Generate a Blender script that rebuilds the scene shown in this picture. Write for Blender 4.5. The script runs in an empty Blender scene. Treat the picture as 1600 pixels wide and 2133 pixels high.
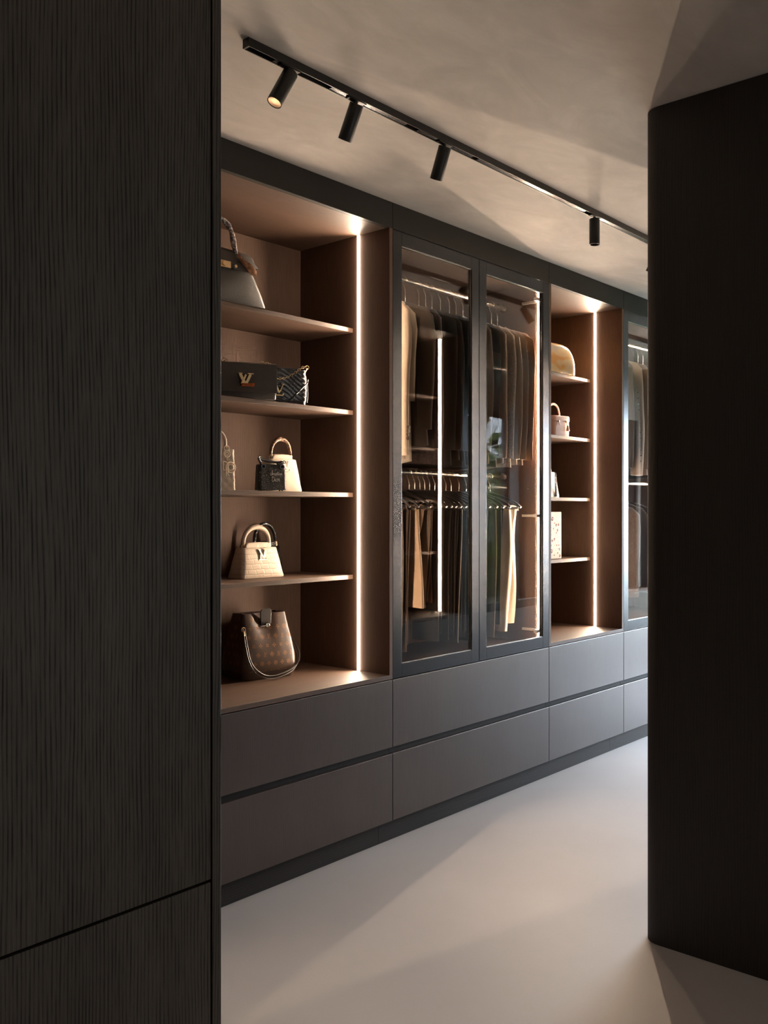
import bpy, math, random
from mathutils import Vector, Matrix
R = math.radians
random.seed(7)
sc = bpy.context.scene
COL = sc.collection

# ------------------------------------------------------------------ camera
EYE, FPX, TH = 1.3386, 1940.0, R(41.354)
cam_d = bpy.data.cameras.new('camera'); cam = bpy.data.objects.new('camera', cam_d); COL.objects.link(cam)
cam.location = (0, 0, EYE)
cam.rotation_euler = (R(90), 0, TH - R(90))
cam_d.sensor_fit = 'HORIZONTAL'; cam_d.sensor_width = 36.0; cam_d.lens = FPX / 1600 * 36.0
cam_d.clip_start = 0.02
sc.camera = cam
# ------------------------------------------------------------------ view, world, daylight
sc.view_settings.view_transform = 'Standard'; sc.view_settings.look = 'None'
sc.view_settings.gamma = 1.0; sc.view_settings.use_curve_mapping = False
sc.view_settings.exposure = 0.0
w = bpy.data.worlds.new('world'); sc.world = w; w.use_nodes = True
wn, wl = w.node_tree.nodes, w.node_tree.links
bg = wn['Background']; bg.inputs['Color'].default_value = (0.76, 0.87, 1.0, 1); bg.inputs['Strength'].default_value = 68.0
cy = sc.cycles
cy.max_bounces = 9; cy.diffuse_bounces = 5; cy.glossy_bounces = 5; cy.transparent_max_bounces = 24
cy.transmission_bounces = 6; cy.sample_clamp_indirect = 25.0; cy.blur_glossy = 1.0; cy.use_denoising = True
cy.caustics_reflective = False; cy.caustics_refractive = False

def area(name, loc, rot, sx, sy, watts, color, portal=False):
    l = bpy.data.lights.new(name, 'AREA'); l.shape = 'RECTANGLE'; l.size = sx; l.size_y = sy
    l.energy = watts; l.color = color
    if portal: l.cycles.is_portal = True
    o = bpy.data.objects.new(name, l); COL.objects.link(o); o.location = loc; o.rotation_euler = rot
    return o
# daylight openings (portals guide the sky's light through the windows), then an added fill lamp
area('window_portal', (6.885, 1.15, 1.41), (R(90), 0, 0), 1.44, 1.42, 1, (1, 1, 1), True)
area('window_portal', (7.3, 3.10, 1.25), (R(90), 0, R(180)), 1.5, 2.2, 1, (1, 1, 1), True)
area('window_portal', (8.28, 1.95, 1.1), (0, R(90), 0), 1.5, 1.7, 1, (1, 1, 1), True)
area('camera_side_fill', (1.9, -2.95, 1.15), (R(90), 0, 0), 1.2, 1.4, 20, (1, 0.95, 0.88))  # unseen fill light, added behind the camera to brighten the left cabinet

LED_COL = (1.0, 0.765, 0.56); LED_STR = 32.0; LED_W = 11.5
SPOT_COL = (1.0, 0.80, 0.62); SPOT_W = 55.0

# ------------------------------------------------------------------ materials
def mat(name):
    m = bpy.data.materials.new(name); m.use_nodes = True
    n, l = m.node_tree.nodes, m.node_tree.links
    return m, n, l, n['Principled BSDF']
def setp(b, col=None, rough=None, metal=None, spec=None, **k):
    if col is not None: b.inputs['Base Color'].default_value = (*col, 1)
    if rough is not None: b.inputs['Roughness'].default_value = rough
    if metal is not None: b.inputs['Metallic'].default_value = metal
    if spec is not None: b.inputs['Specular IOR Level'].default_value = spec
    for kk, v in k.items(): b.inputs[kk.replace('_', ' ')].default_value = v
def math_n(n, l, op, a, b=None, c=None):
    x = n.new('ShaderNodeMath'); x.operation = op
    for i, v in enumerate((a, b, c)):
        if v is None: continue
        if isinstance(v, (int, float)): x.inputs[i].default_value = v
        else: l.new(v, x.inputs[i])
    return x.outputs[0]
def coords(n, l, scale=(1, 1, 1), kind='Object'):
    tc = n.new('ShaderNodeTexCoord'); mp = n.new('ShaderNodeMapping'); mp.inputs['Scale'].default_value = scale
    l.new(tc.outputs[kind], mp.inputs['Vector']); return mp.outputs['Vector']
def noise(n, l, vec, scale, detail=3, rough=0.5, dist=0.0):
    t = n.new('ShaderNodeTexNoise'); t.inputs['Scale'].default_value = scale; t.inputs['Detail'].default_value = detail
    t.inputs['Roughness'].default_value = rough; t.inputs['Distortion'].default_value = dist
    l.new(vec, t.inputs['Vector']); return t.outputs['Fac']
def ramp(n, l, fac, stops):
    r = n.new('ShaderNodeValToRGB'); e = r.color_ramp.elements
    while len(e) < len(stops): e.new(0.5)
    for i, (p, c) in enumerate(stops): e[i].position = p; e[i].color = (*c, 1) if len(c) == 3 else c
    l.new(fac, r.inputs['Fac']); return r.outputs['Color']
def bump(n, l, b, h, strength, dist=0.01):
    x = n.new('ShaderNodeBump'); x.inputs['Strength'].default_value = strength; x.inputs['Distance'].default_value = dist
    l.new(h, x.inputs['Height']); l.new(x.outputs['Normal'], b.inputs['Normal'])

def wood(name, dark, light, axis='Z', rough=0.5, period=0.0085, spec=0.5, contrast=1.0, bstr=0.35):
    m, n, l, b = mat(name)
    tc = n.new('ShaderNodeTexCoord'); sp = n.new('ShaderNodeSeparateXYZ'); l.new(tc.outputs['Object'], sp.inputs[0])
    X, Y, Z = sp.outputs
    if axis == 'Z': across, along = math_n(n, l, 'ADD', X, Y), Z
    else: across, along = math_n(n, l, 'ADD', Y, Z), X
    oi = n.new('ShaderNodeObjectInfo'); rnd = math_n(n, l, 'MULTIPLY', oi.outputs['Random'], 9.0)
    across = math_n(n, l, 'ADD', across, rnd)
    def vec(sa, sl):
        c = n.new('ShaderNodeCombineXYZ')
        l.new(math_n(n, l, 'MULTIPLY', across, sa), c.inputs[0]); l.new(math_n(n, l, 'MULTIPLY', along, sl), c.inputs[1]); l.new(rnd, c.inputs[2])
        return c.outputs[0]
    big = noise(n, l, vec(3.4, 0.6), 1.0, 3, 0.5)
    lines = math_n(n, l, 'SINE', math_n(n, l, 'ADD', math_n(n, l, 'MULTIPLY', across, 2 * math.pi / period), math_n(n, l, 'MULTIPLY', big, 70.0)))
    lines = math_n(n, l, 'POWER', math_n(n, l, 'MULTIPLY_ADD', lines, 0.5, 0.5), 3.0)
    brk = noise(n, l, vec(120, 9), 1.0, 3, 0.65)
    fib = noise(n, l, vec(520, 14), 1.0, 2, 0.6)
    pore = math_n(n, l, 'MULTIPLY', lines, math_n(n, l, 'MULTIPLY_ADD', brk, 2.6, -0.75))
    v = math_n(n, l, 'ADD', math_n(n, l, 'MULTIPLY', pore, -0.55 * contrast), math_n(n, l, 'MULTIPLY', fib, 0.75))
    v = math_n(n, l, 'ADD', v, math_n(n, l, 'MULTIPLY', noise(n, l, vec(9, 1.2), 1.0, 3), 0.45))
    c = ramp(n, l, v, [(0.05, dark), (0.85, light)])
    l.new(c, b.inputs['Base Color']); setp(b, rough=rough, spec=spec)
    bump(n, l, b, v, bstr, 0.002)
    return m

M = {}
M['wood'] = wood('dark_oak_veneer', (0.060, 0.0345, 0.0235), (0.146, 0.087, 0.060), contrast=0.6, bstr=0.12, rough=0.62, spec=0.22)
M['wood_h'] = wood('dark_oak_veneer_boards', (0.040, 0.0225, 0.015), (0.106, 0.060, 0.040), axis='X', contrast=0.7, bstr=0.12, rough=0.58, spec=0.3)
M['wood_front'] = wood('dark_oak_fronts', (0.028, 0.0195, 0.0178), (0.060, 0.043, 0.039), rough=0.36, spec=0.65, contrast=0.6, bstr=0.12)
M['wood_black'] = wood('black_stained_oak', (0.012, 0.010, 0.0085), (0.125, 0.109, 0.092), rough=0.55, period=0.0072, contrast=1.35, bstr=0.45)
M['wood_part'] = wood('partition_oak', (0.014, 0.011, 0.009), (0.040, 0.032, 0.026), rough=0.6, contrast=0.8, bstr=0.2)
M['plinth'] = wood('plinth_oak', (0.012, 0.010, 0.0095), (0.022, 0.019, 0.018), axis='X', rough=0.55, spec=0.25)

def simple(name, col, rough=0.5, metal=0.0, spec=0.5, nscale=0, namp=0.15, bstr=0.0, **k):
    m, n, l, b = mat(name); setp(b, col, rough, metal, spec, **k)
    if nscale:
        f = noise(n, l, coords(n, l), nscale, 3)
        c = ramp(n, l, f, [(0.25, tuple(x * (1 - namp) for x in col)), (0.75, tuple(min(1, x * (1 + namp)) for x in col))])
        l.new(c, b.inputs['Base Color'])
        if bstr: bump(n, l, b, f, bstr, 0.002)
    return m
M['cornice'] = simple('cornice_lacquer', (0.013, 0.011, 0.010), 0.55, 0, 0.25, 40, 0.1)
M['frame'] = simple('black_anodised_frame', (0.048, 0.051, 0.057), 0.27, 0.9, 0.6, 60, 0.10)
M['bead'] = simple('frame_bead', (0.30, 0.28, 0.26), 0.35, 1.0)
M['black'] = simple('matt_black_metal', (0.012, 0.011, 0.010), 0.45, 0.2, 0.5, 40, 0.1)
M['gap'] = simple('recess_black', (0.008, 0.008, 0.008), 0.7, 0, 0.3, 20, 0.1)
M['chrome'] = simple('polished_steel', (0.78, 0.75, 0.70), 0.22, 1.0, 0.5, 30, 0.05)
M['gold'] = simple('polished_gold', (0.95, 0.68, 0.38), 0.30, 1.0, 0.5, 30, 0.06)
M['rose_gold'] = simple('pale_gold', (0.92, 0.74, 0.55), 0.38, 1.0, 0.5, 30, 0.06)
M['tortoise'] = simple('tortoiseshell', (0.42, 0.10, 0.02), 0.15, 0, 0.6, 120, 0.8)
M['hinge'] = simple('satin_nickel', (0.62, 0.58, 0.53), 0.4, 0.3, 0.5, 40, 0.05)
M['lens'] = simple('lamp_reflector', (0.66, 0.55, 0.45), 0.45, 0.5, 0.5, 30, 0.05)

def emis(name, col, s):
    m, n, l, b = mat(name); n.remove(b); e = n.new('ShaderNodeEmission')
    e.inputs['Color'].default_value = (*col, 1); e.inputs['Strength'].default_value = s
    l.new(e.outputs[0], n['Material Output'].inputs['Surface']); return m
M['led'] = emis('led_light', LED_COL, LED_STR)
M['bulb'] = emis('lamp_glow', (1.0, 0.80, 0.58), 60.0)

def glass(name, tint, base, k):
    m, n, l, b = mat(name); n.remove(b)
    lw = n.new('ShaderNodeLayerWeight'); lw.inputs['Blend'].default_value = 0.5
    f = math_n(n, l, 'MULTIPLY_ADD', math_n(n, l, 'POWER', lw.outputs['Facing'], 4.0), k, base)
    t = n.new('ShaderNodeBsdfTransparent'); t.inputs['Color'].default_value = (*tint, 1)
    g = n.new('ShaderNodeBsdfGlossy'); g.inputs['Roughness'].default_value = 0.0
    x = n.new('ShaderNodeMixShader'); l.new(f, x.inputs[0]); l.new(t.outputs[0], x.inputs[1]); l.new(g.outputs[0], x.inputs[2])
    l.new(x.outputs[0], n['Material Output'].inputs['Surface']); return m
M['glass'] = glass('smoked_glass', (0.90, 0.88, 0.86), 0.055, 0.90)
M['window_glass'] = glass('window_glass', (0.97, 0.98, 0.98), 0.03, 0.9)

# floor: smooth greige screed
m, n, l, b = mat('greige_screed'); M['floor'] = m
f1 = noise(n, l, coords(n, l), 1.3, 5, 0.6); f2 = noise(n, l, coords(n, l), 90, 4, 0.7)
v = math_n(n, l, 'ADD', math_n(n, l, 'MULTIPLY', f1, 0.8), math_n(n, l, 'MULTIPLY', f2, 0.2))
l.new(ramp(n, l, v, [(0.3, (0.495, 0.462, 0.45)), (0.7, (0.56, 0.527, 0.515))]), b.inputs['Base Color'])
setp(b, rough=0.55, spec=0.4); bump(n, l, b, f2, 0.08, 0.002)
# ceiling: brushed plaster
m, n, l, b = mat('brushed_plaster'); M['ceiling'] = m
f1 = noise(n, l, coords(n, l, (1.6, 3.4, 1)), 1.6, 5, 0.62, 1.2); f2 = noise(n, l, coords(n, l, (5, 9, 1)), 1.0, 3, 0.55, 0.8)
f3 = noise(n, l, coords(n, l), 220, 3, 0.7)
v = math_n(n, l, 'ADD', math_n(n, l, 'MULTIPLY', f1, 0.65), math_n(n, l, 'MULTIPLY', f2, 0.35))
l.new(ramp(n, l, v, [(0.32, (0.44, 0.41, 0.38)), (0.5, (0.51, 0.472, 0.44)), (0.68, (0.59, 0.545, 0.51))]), b.inputs['Base Color'])
setp(b, rough=0.75, spec=0.25); bump(n, l, b, math_n(n, l, 'ADD', f2, math_n(n, l, 'MULTIPLY', f3, 0.25)), 0.12, 0.004)
M['wall'] = simple('wall_plaster', (0.30, 0.27, 0.245), 0.8, 0, 0.3, 4, 0.12)

def fabric(name, col, col2=None, weave=420, rough=0.85, bstr=0.25, big=0.2, sheen=0.3):
    m, n, l, b = mat(name); col2 = col2 or tuple(c * 0.72 for c in col)
    f = noise(n, l, coords(n, l), weave, 2, 0.6); g = noise(n, l, coords(n, l), 9, 3)
    v = math_n(n, l, 'ADD', math_n(n, l, 'MULTIPLY', f, 1 - big), math_n(n, l, 'MULTIPLY', g, big))
    l.new(ramp(n, l, v, [(0.3, col2), (0.7, col)]), b.inputs['Base Color'])
    setp(b, rough=rough, spec=0.2); b.inputs['Sheen Weight'].default_value = sheen
    bump(n, l, b, f, bstr, 0.0015); return m
def leather(name, col, scale=300, rough=0.42, bstr=0.25, spec=0.5, kind='noise', col2=None):
    m, n, l, b = mat(name); setp(b, col, rough, 0, spec)
    if kind == 'noise': h = noise(n, l, coords(n, l), scale, 2)
    elif kind == 'epi':
        wv = n.new('ShaderNodeTexWave'); wv.inputs['Scale'].default_value = scale; wv.inputs['Distortion'].default_value = 3
        wv.inputs['Detail Scale'].default_value = 3; wv.bands_direction = 'DIAGONAL'; l.new(coords(n, l), wv.inputs['Vector']); h = wv.outputs['Fac']
        l.new(ramp(n, l, h, [(0.2, tuple(c * 0.6 for c in col)), (0.8, tuple(c * 1.5 for c in col))]), b.inputs['Base Color'])
    elif kind == 'croc':
        br = n.new('ShaderNodeTexBrick'); br.inputs['Scale'].default_value = scale; br.inputs['Mortar Size'].default_value = 0.05
        br.inputs['Mortar Smooth'].default_value = 1.0; br.inputs['Brick Width'].default_value = 0.55; br.inputs['Row Height'].default_value = 0.26
        br.offset = 0.35
        sp = n.new('ShaderNodeSeparateXYZ'); tc = n.new('ShaderNodeTexCoord'); l.new(tc.outputs['Object'], sp.inputs[0])
        wob = noise(n, l, tc.outputs['Object'], 30, 2)
        cb = n.new('ShaderNodeCombineXYZ'); l.new(math_n(n, l, 'ADD', sp.outputs[0], sp.outputs[1]), cb.inputs[0])
        l.new(math_n(n, l, 'MULTIPLY_ADD', wob, 0.012, sp.outputs[2]), cb.inputs[1]); l.new(cb.outputs[0], br.inputs['Vector'])
        h = math_n(n, l, 'SUBTRACT', 1.0, br.outputs['Fac'])
        l.new(ramp(n, l, h, [(0.0, tuple(c * 0.84 for c in col)), (0.6, col)]), b.inputs['Base Color'])
    elif kind == 'snake':
        vo = n.new('ShaderNodeTexVoronoi'); vo.inputs['Scale'].default_value = scale; l.new(coords(n, l), vo.inputs['Vector']); h = vo.outputs['Distance']
        g = noise(n, l, coords(n, l), 70, 3)
        l.new(ramp(n, l, math_n(n, l, 'ADD', h, math_n(n, l, 'MULTIPLY', g, 0.6)), [(0.55, col), (0.95, col2 or tuple(c * 0.3 for c in col))]), b.inputs['Base Color'])
    bump(n, l, b, h, bstr, 0.0025); return m

# ------------------------------------------------------------------ mesh helper
class MB:
    def __init__(s): s.v, s.f = [], []
    def add(s, vs, fs):
        o = len(s.v); s.v += [tuple(p) for p in vs]; s.f += [tuple(i + o for i in f) for f in fs]; return s
    def box(s, x0, x1, y0, y1, z0, z1):
        return s.add([(x0, y0, z0), (x1, y0, z0), (x1, y1, z0), (x0, y1, z0), (x0, y0, z1), (x1, y0, z1), (x1, y1, z1), (x0, y1, z1)],
                     [(3, 2, 1, 0), (4, 5, 6, 7), (0, 1, 5, 4), (1, 2, 6, 5), (2, 3, 7, 6), (3, 0, 4, 7)])
    def loft(s, rings, cap0=True, cap1=True, closed=True):
        n = len(rings[0]); vs = [p for r in rings for p in r]; fs = []
        for i in range(len(rings) - 1):
            for j in range(n if closed else n - 1):
                k = (j + 1) % n
                fs.append((i * n + j, i * n + k, (i + 1) * n + k, (i + 1) * n + j))
        if cap0: fs.append(tuple(range(n - 1, -1, -1)))
        if cap1: fs.append(tuple(range((len(rings) - 1) * n, len(rings) * n)))
        return s.add(vs, fs)
    def tube(s, path, r, n=10, caps=True, closed=False, flat=1.0, up=None):
        P = [Vector(p) for p in path]; N = len(P); rings = []; prev = None
        for i in range(N):
            if closed: t = P[(i + 1) % N] - P[i - 1]
            else: t = P[min(i + 1, N - 1)] - P[max(i - 1, 0)]
            t.normalize()
            if prev is None:
                a = Vector(up) if up else (Vector((0, 0, 1)) if abs(t.z) < 0.9 else Vector((1, 0, 0)))
                u = (a - t * a.dot(t)).normalized()
            else: u = (prev - t * prev.dot(t)).normalized()
            prev = u; v = t.cross(u)
            rr = r[i] if isinstance(r, (list, tuple)) else r
            rings.append([P[i] + u * (rr * math.cos(2 * math.pi * k / n)) + v * (rr * flat * math.sin(2 * math.pi * k / n)) for k in range(n)])
        if closed: rings.append(rings[0]); return s.loft(rings, False, False)
        return s.loft(rings, caps, caps)
    def lathe(s, prof, n=24, c=(0, 0, 0)):
        return s.loft([[(c[0] + r * math.cos(2 * math.pi * k / n), c[1] + r * math.sin(2 * math.pi * k / n), c[2] + z) for k in range(n)] for r, z in prof])
    def sphere(s, c, r, n=8, sq=(1, 1, 1)):
        return s.loft([[(c[0] + sq[0] * r * math.sin(a) * math.cos(2 * math.pi * k / n), c[1] + sq[1] * r * math.sin(a) * math.sin(2 * math.pi * k / n), c[2] - sq[2] * r * math.cos(a)) for k in range(n)]
                       for a in [0.05 + (math.pi - 0.1) * i / (n - 2) for i in range(n - 1)]])
    def prism(s, poly, axis, a, b):
        def P(u, v, t): return {'y': (u, t, v), 'x': (t, u, v), 'z': (u, v, t)}[axis]
        return s.loft([[P(u, v, a) for u, v in poly], [P(u, v, b) for u, v in poly]])
    def xf(s, mtx): s.v = [tuple(mtx @ Vector(p)) for p in s.v]; return s
    def build(s, name, m, parent=None, smooth=False, bevel=0.0, kind=None, label=None, sub=0, fix=True):
        me = bpy.data.meshes.new(name); me.from_pydata(s.v, [], s.f)
        if fix:
            import bmesh
            bm = bmesh.new(); bm.from_mesh(me); bmesh.ops.recalc_face_normals(bm, faces=bm.faces); bm.to_mesh(me); bm.free()
        me.materials.append(M[m] if isinstance(m, str) else m)
        if smooth: me.polygons.foreach_set('use_smooth', [True] * len(me.polygons))
        o = bpy.data.objects.new(name, me); COL.objects.link(o)
        if parent: o.parent = parent
        if bevel:
            b = o.modifiers.new('bevel', 'BEVEL'); b.width = bevel; b.segments = 2; b.limit_method = 'ANGLE'; b.angle_limit = R(40)
        if sub:
            b = o.modifiers.new('sub', 'SUBSURF'); b.levels = sub; b.render_levels = sub
        if smooth and not sub:
            try: me.set_sharp_from_angle(angle=R(50))
            except Exception: pass
        if kind: o['kind'] = kind
        if label: o['label'] = label
        return o
def thing(name, label, cat, loc=(0, 0, 0), rz=0.0, group=None):
    o = bpy.data.objects.new(name, None); COL.objects.link(o); o.empty_display_size = 0.05
    o.location = loc; o.rotation_euler = (0, 0, R(rz)); o['label'] = label; o['category'] = cat
    if group: o['group'] = group
    return o
def tag(o, label, cat, group=None):
    o['label'] = label; o['category'] = cat
    if group: o['group'] = group
    return o
def B(*a): return MB().box(*a)
def rr(w, d, r, z, n=4, cx=0, cy=0, k=1):
    """rounded rectangle ring: width w (x), depth d (y), corner radius r, k pieces per straight side"""
    pts = []; r = min(r, w / 2 - 1e-4, d / 2 - 1e-4)
    for sx, sy, a0 in ((1, -1, -90), (1, 1, 0), (-1, 1, 90), (-1, -1, 180)):
        for i in range(n + 1):
            a = R(a0 + 90 * i / n); pts.append((cx + sx * (w / 2 - r) + r * math.cos(a), cy + sy * (d / 2 - r) + r * math.sin(a), z))
    if k > 1:
        out = []
        for i, p in enumerate(pts):
            out.append(p); q = pts[(i + 1) % len(pts)]
            if (i + 1) % (n + 1) == 0:
                for j in range(1, k): out.append(tuple(p[c] + (q[c] - p[c]) * j / k for c in range(3)))
        pts = out
    return pts
def arc(c, r, a0, a1, n, plane='xz', sy=1.0):
    out = []
    for i in range(n + 1):
        a = R(a0 + (a1 - a0) * i / n); u, v = r * math.cos(a), sy * r * math.sin(a)
        out.append((c[0] + u, c[1], c[2] + v) if plane == 'xz' else (c[0], c[1] + u, c[2] + v) if plane == 'yz' else (c[0] + u, c[1] + v, c[2]))
    return out

# ================================================================== the room
CEIL = 2.593
D = 2.465            # front plane of the wardrobe wall
OF = 1.318           # front plane of the opposite run
B(-3, 8.2, -3, 3.02, -0.08, 0).build('floor', 'floor', kind='structure')
B(-3.1, 8.3, -3.1, 3.12, CEIL, CEIL + 0.1).build('ceiling', 'ceiling', kind='structure')
def wall_with_hole(name, x0, x1, y0, y1, hx0, hx1, hz0, hz1):
    m = MB(); m.box(x0, hx0, y0, y1, 0, CEIL); m.box(hx1, x1, y0, y1, 0, CEIL)
    m.box(hx0, hx1, y0, y1, 0, hz0); m.box(hx0, hx1, y0, y1, hz1, CEIL)
    return m.build(name, 'wall', kind='structure')
wall_with_hole('wall_back', -3, 8.2, 3.02, 3.12, 6.55, 8.05, 0.12, 2.35)
B(4.10, 6.104, 0.68, 0.78, 0, CEIL).build('wall_front_far', 'wall', kind='structure')
m = MB(); m.box(6.105, 6.15, 1.12, 1.22, 0.681, CEIL); m.box(7.62, 7.663, 1.12, 1.22, 0.681, CEIL); m.box(6.15, 7.62, 1.12, 1.22, 2.14, CEIL)
m.build('wall_window_bay', 'wall', kind='structure')
B(-3, 2.72, -3.1, -3.0, 0, CEIL).build('wall_front_near', 'wall', kind='structure')
B(-3.1, -3, -3.1, 3.12, 0, CEIL).build('wall_left', 'wall', kind='structure')
m = MB(); m.box(8.2, 8.3, 1.12, 1.20, 0, CEIL); m.box(8.2, 8.3, 2.85, 3.12, 0, CEIL); m.box(8.2, 8.3, 1.20, 2.85, 0, 0.3); m.box(8.2, 8.3, 1.20, 2.85, 1.85, CEIL)
m.build('wall_right', 'wall', kind='structure')
def window(name, x0, x1, y, z0, z1, mull):
    o = MB(); t = 0.05
    o.box(x0, x0 + t, y, y + 0.06, z0, z1); o.box(x1 - t, x1, y, y + 0.06, z0, z1)
    o.box(x0 + t, x1 - t, y, y + 0.06, z0, z0 + t); o.box(x0 + t, x1 - t, y, y + 0.06, z1 - t, z1)
    for k in range(1, mull):
        xm = x0 + (x1 - x0) * k / mull; o.box(xm - 0.02, xm + 0.02, y + 0.005, y + 0.055, z0 + t, z1 - t)
    fr = o.build(name, 'frame', kind='structure', bevel=0.002)
    B(x0 + t, x1 - t, y + 0.026, y + 0.034, z0 + t, z1 - t).build('window_pane', 'window_glass', fr)
window('window_1', 6.15, 7.62, 1.14, 0.683, 2.14, 1)
window('window_2', 6.55, 8.05, 3.04, 0.12, 2.35, 3)
o = MB()
for a, b in ((1.20, 1.25), (1.98, 2.02), (2.80, 2.85)): o.box(8.22, 8.28, a, b, 0.3, 1.85)
for a, b in ((0.3, 0.35), (1.80, 1.85)): o.box(8.22, 8.28, 1.25, 1.98, a, b); o.box(8.22, 8.28, 2.02, 2.80, a, b)
fr = o.build('window_3', 'frame', kind='structure')
for a, b in ((1.25, 1.98), (2.02, 2.80)): B(8.245, 8.252, a, b, 0.35, 1.80).build('window_pane', 'window_glass', fr)

# garden seen only in the glass: shrubs outside window_1 and window_2
M['leaf'] = fabric('garden_leaf', (0.085, 0.125, 0.018), (0.004, 0.007, 0.002), 4.5, 0.6, 0.1, 0.3)
M['lawn'] = simple('outdoor_lawn', (0.05, 0.07, 0.03), 0.9, 0, 0.2, 6, 0.3)
gm = MB(); gm.box(8.31, 34, -16, 34, -0.2, -0.03); gm.box(-8, 8.31, 3.13, 34, -0.2, -0.03); gm.box(4.12, 8.31, -16, 0.66, -0.2, -0.03)
gm.build('garden_ground', 'lawn', kind='structure')
SH = ('nearest in line with the window', 'second along the hedge', 'farthest along the hedge', 'set back behind the others')
for i, (x, y, r) in enumerate(((7.6, 5.3, 1.1), (10.6, 5.6, 1.55), (14.4, 6.2, 1.7), (12.6, 10.2, 1.8))):
    mb = MB(); rng = random.Random(i)
    for k in range(420):
        a, e = rng.uniform(0, 6.28), rng.uniform(-0.6, 1.5); q = r * rng.uniform(0.75, 1.0)
        c = Vector((q * math.cos(a) * math.cos(e), q * math.sin(a) * math.cos(e), r * 0.8 + q * math.sin(e) * 1.0))
        u = Vector((rng.uniform(-1, 1), rng.uniform(-1, 1), rng.uniform(-1, 1))).normalized() * 0.13
        t = u.cross(Vector((rng.uniform(-1, 1), rng.uniform(-1, 1), 1))).normalized() * 0.07
        mb.add([c - u, c + t, c + u, c - t], [(0, 1, 2, 3)])
    mb.sphere((0, 0, r * 0.8), r * 0.75, 12)
    o = mb.build('garden_shrub', 'leaf', fix=False); o.location = (x, y, -0.03 - min(v[2] for v in mb.v))
    tag(o, 'leafy green garden shrub outside the window, ' + SH[i], 'shrub', 'shrubs outside the window')

# ================================================================== cabinets
Z_PL, Z_L1, Z_U0, Z_U1, Z_C0, Z_C1, Z_TOP = 0.089, 0.361, 0.387, 0.659, 0.662, 0.680, 2.487
SHELF = (2.105, 1.762, 1.419, 1.077)
DEP = 0.535          # cabinet depth
PT = 0.020           # panel thickness

def drawers(label, x0, x1, front, s=1):
    """s=+1: run faces -Y (main wall); s=-1: run faces +Y (opposite run)"""
    t = thing('drawer_unit', label, 'drawers', ((x0 + x1) / 2, front, 0)); h = (x1 - x0) / 2
    def bx(a, b, y0, y1, z0, z1): return B(a, b, *sorted((s * y0, s * y1)), z0, z1)
    g = 0.0015
    c = bx(-h + 0.001, h - 0.001, 0.021, DEP, Z_PL, Z_C0 - 0.004); c.build('carcass', 'gap', t)
    bx(-h + g, h - g, 0, 0.019, Z_PL, Z_L1).build('drawer_front', 'wood_front', t, bevel=0.0015)
    bx(-h + g, h - g, 0, 0.019, Z_U0, Z_U1).build('drawer_front', 'wood_front', t, bevel=0.0015)
    return t
def led_strip(t, x, y, z0, z1, s=-1, k=1.0):
    """slim diffuser let into a side panel at x, facing s*X"""
    n = 8; ring = lambda z: [(x + s * 0.0090 * math.sin(math.pi * i / n), y - 0.0058 * math.cos(math.pi * i / n), z) for i in range(n + 1)] + [(x - s * 0.001, y + 0.0058, z), (x - s * 0.001, y - 0.0058, z)]
    MB().loft([ring(z0), ring(z1)]).build('led_strip', 'led', t)
    ld = bpy.data.lights.new('led_beam', 'AREA'); ld.shape = 'RECTANGLE'; ld.size = z1 - z0 - 0.004; ld.size_y = 0.0095
    ld.energy = LED_W * k * (z1 - z0); ld.color = LED_COL; ld.spread = R(128)
    lo = bpy.data.objects.new('led_beam', ld); COL.objects.link(lo); lo.parent = t
    lo.location = (x + s * 0.0096, y, (z0 + z1) / 2); lo.rotation_euler = (0, R(-90 * s), 0)
def open_unit(label, x0, x1, front, s=1, led_right=True):
    t = thing('open_shelf_cabinet', label, 'shelving', ((x0 + x1) / 2, front, Z_C0)); h = (x1 - x0) / 2; zo = -Z_C0
    def bx(a, b, y0, y1, z0, z1): return B(a, b, *sorted((s * y0, s * y1)), z0 + zo, z1 + zo)
    bx(-h, h, 0, DEP, Z_C0, Z_C1).build('base_board', 'wood_h', t, bevel=0.001)
    bx(-h, -h + PT, 0, DEP, Z_C1, Z_TOP).build('side_panel', 'wood', t, bevel=0.001)
    bx(h - PT, h, 0, DEP, Z_C1, Z_TOP).build('side_panel', 'wood', t, bevel=0.001)
    bx(-h + PT, h - PT, 0.0192, DEP, Z_TOP, Z_TOP + 0.016).build('top_board', 'wood_h', t)
    bx(-h + PT, h - PT, DEP - 0.016, DEP, Z_C1, Z_TOP - 0.001).build('back_panel', 'wood', t)
    for z in SHELF:
        bx(-h + PT, h - PT, 0.202, DEP - 0.016, z - 0.018, z).build('shelf', 'wood_h', t, bevel=0.0012)
    if led_right: led_strip(t, h - PT, s * 0.168, Z_C1 + zo + 0.001, Z_TOP + zo - 0.002)
    return t
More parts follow.
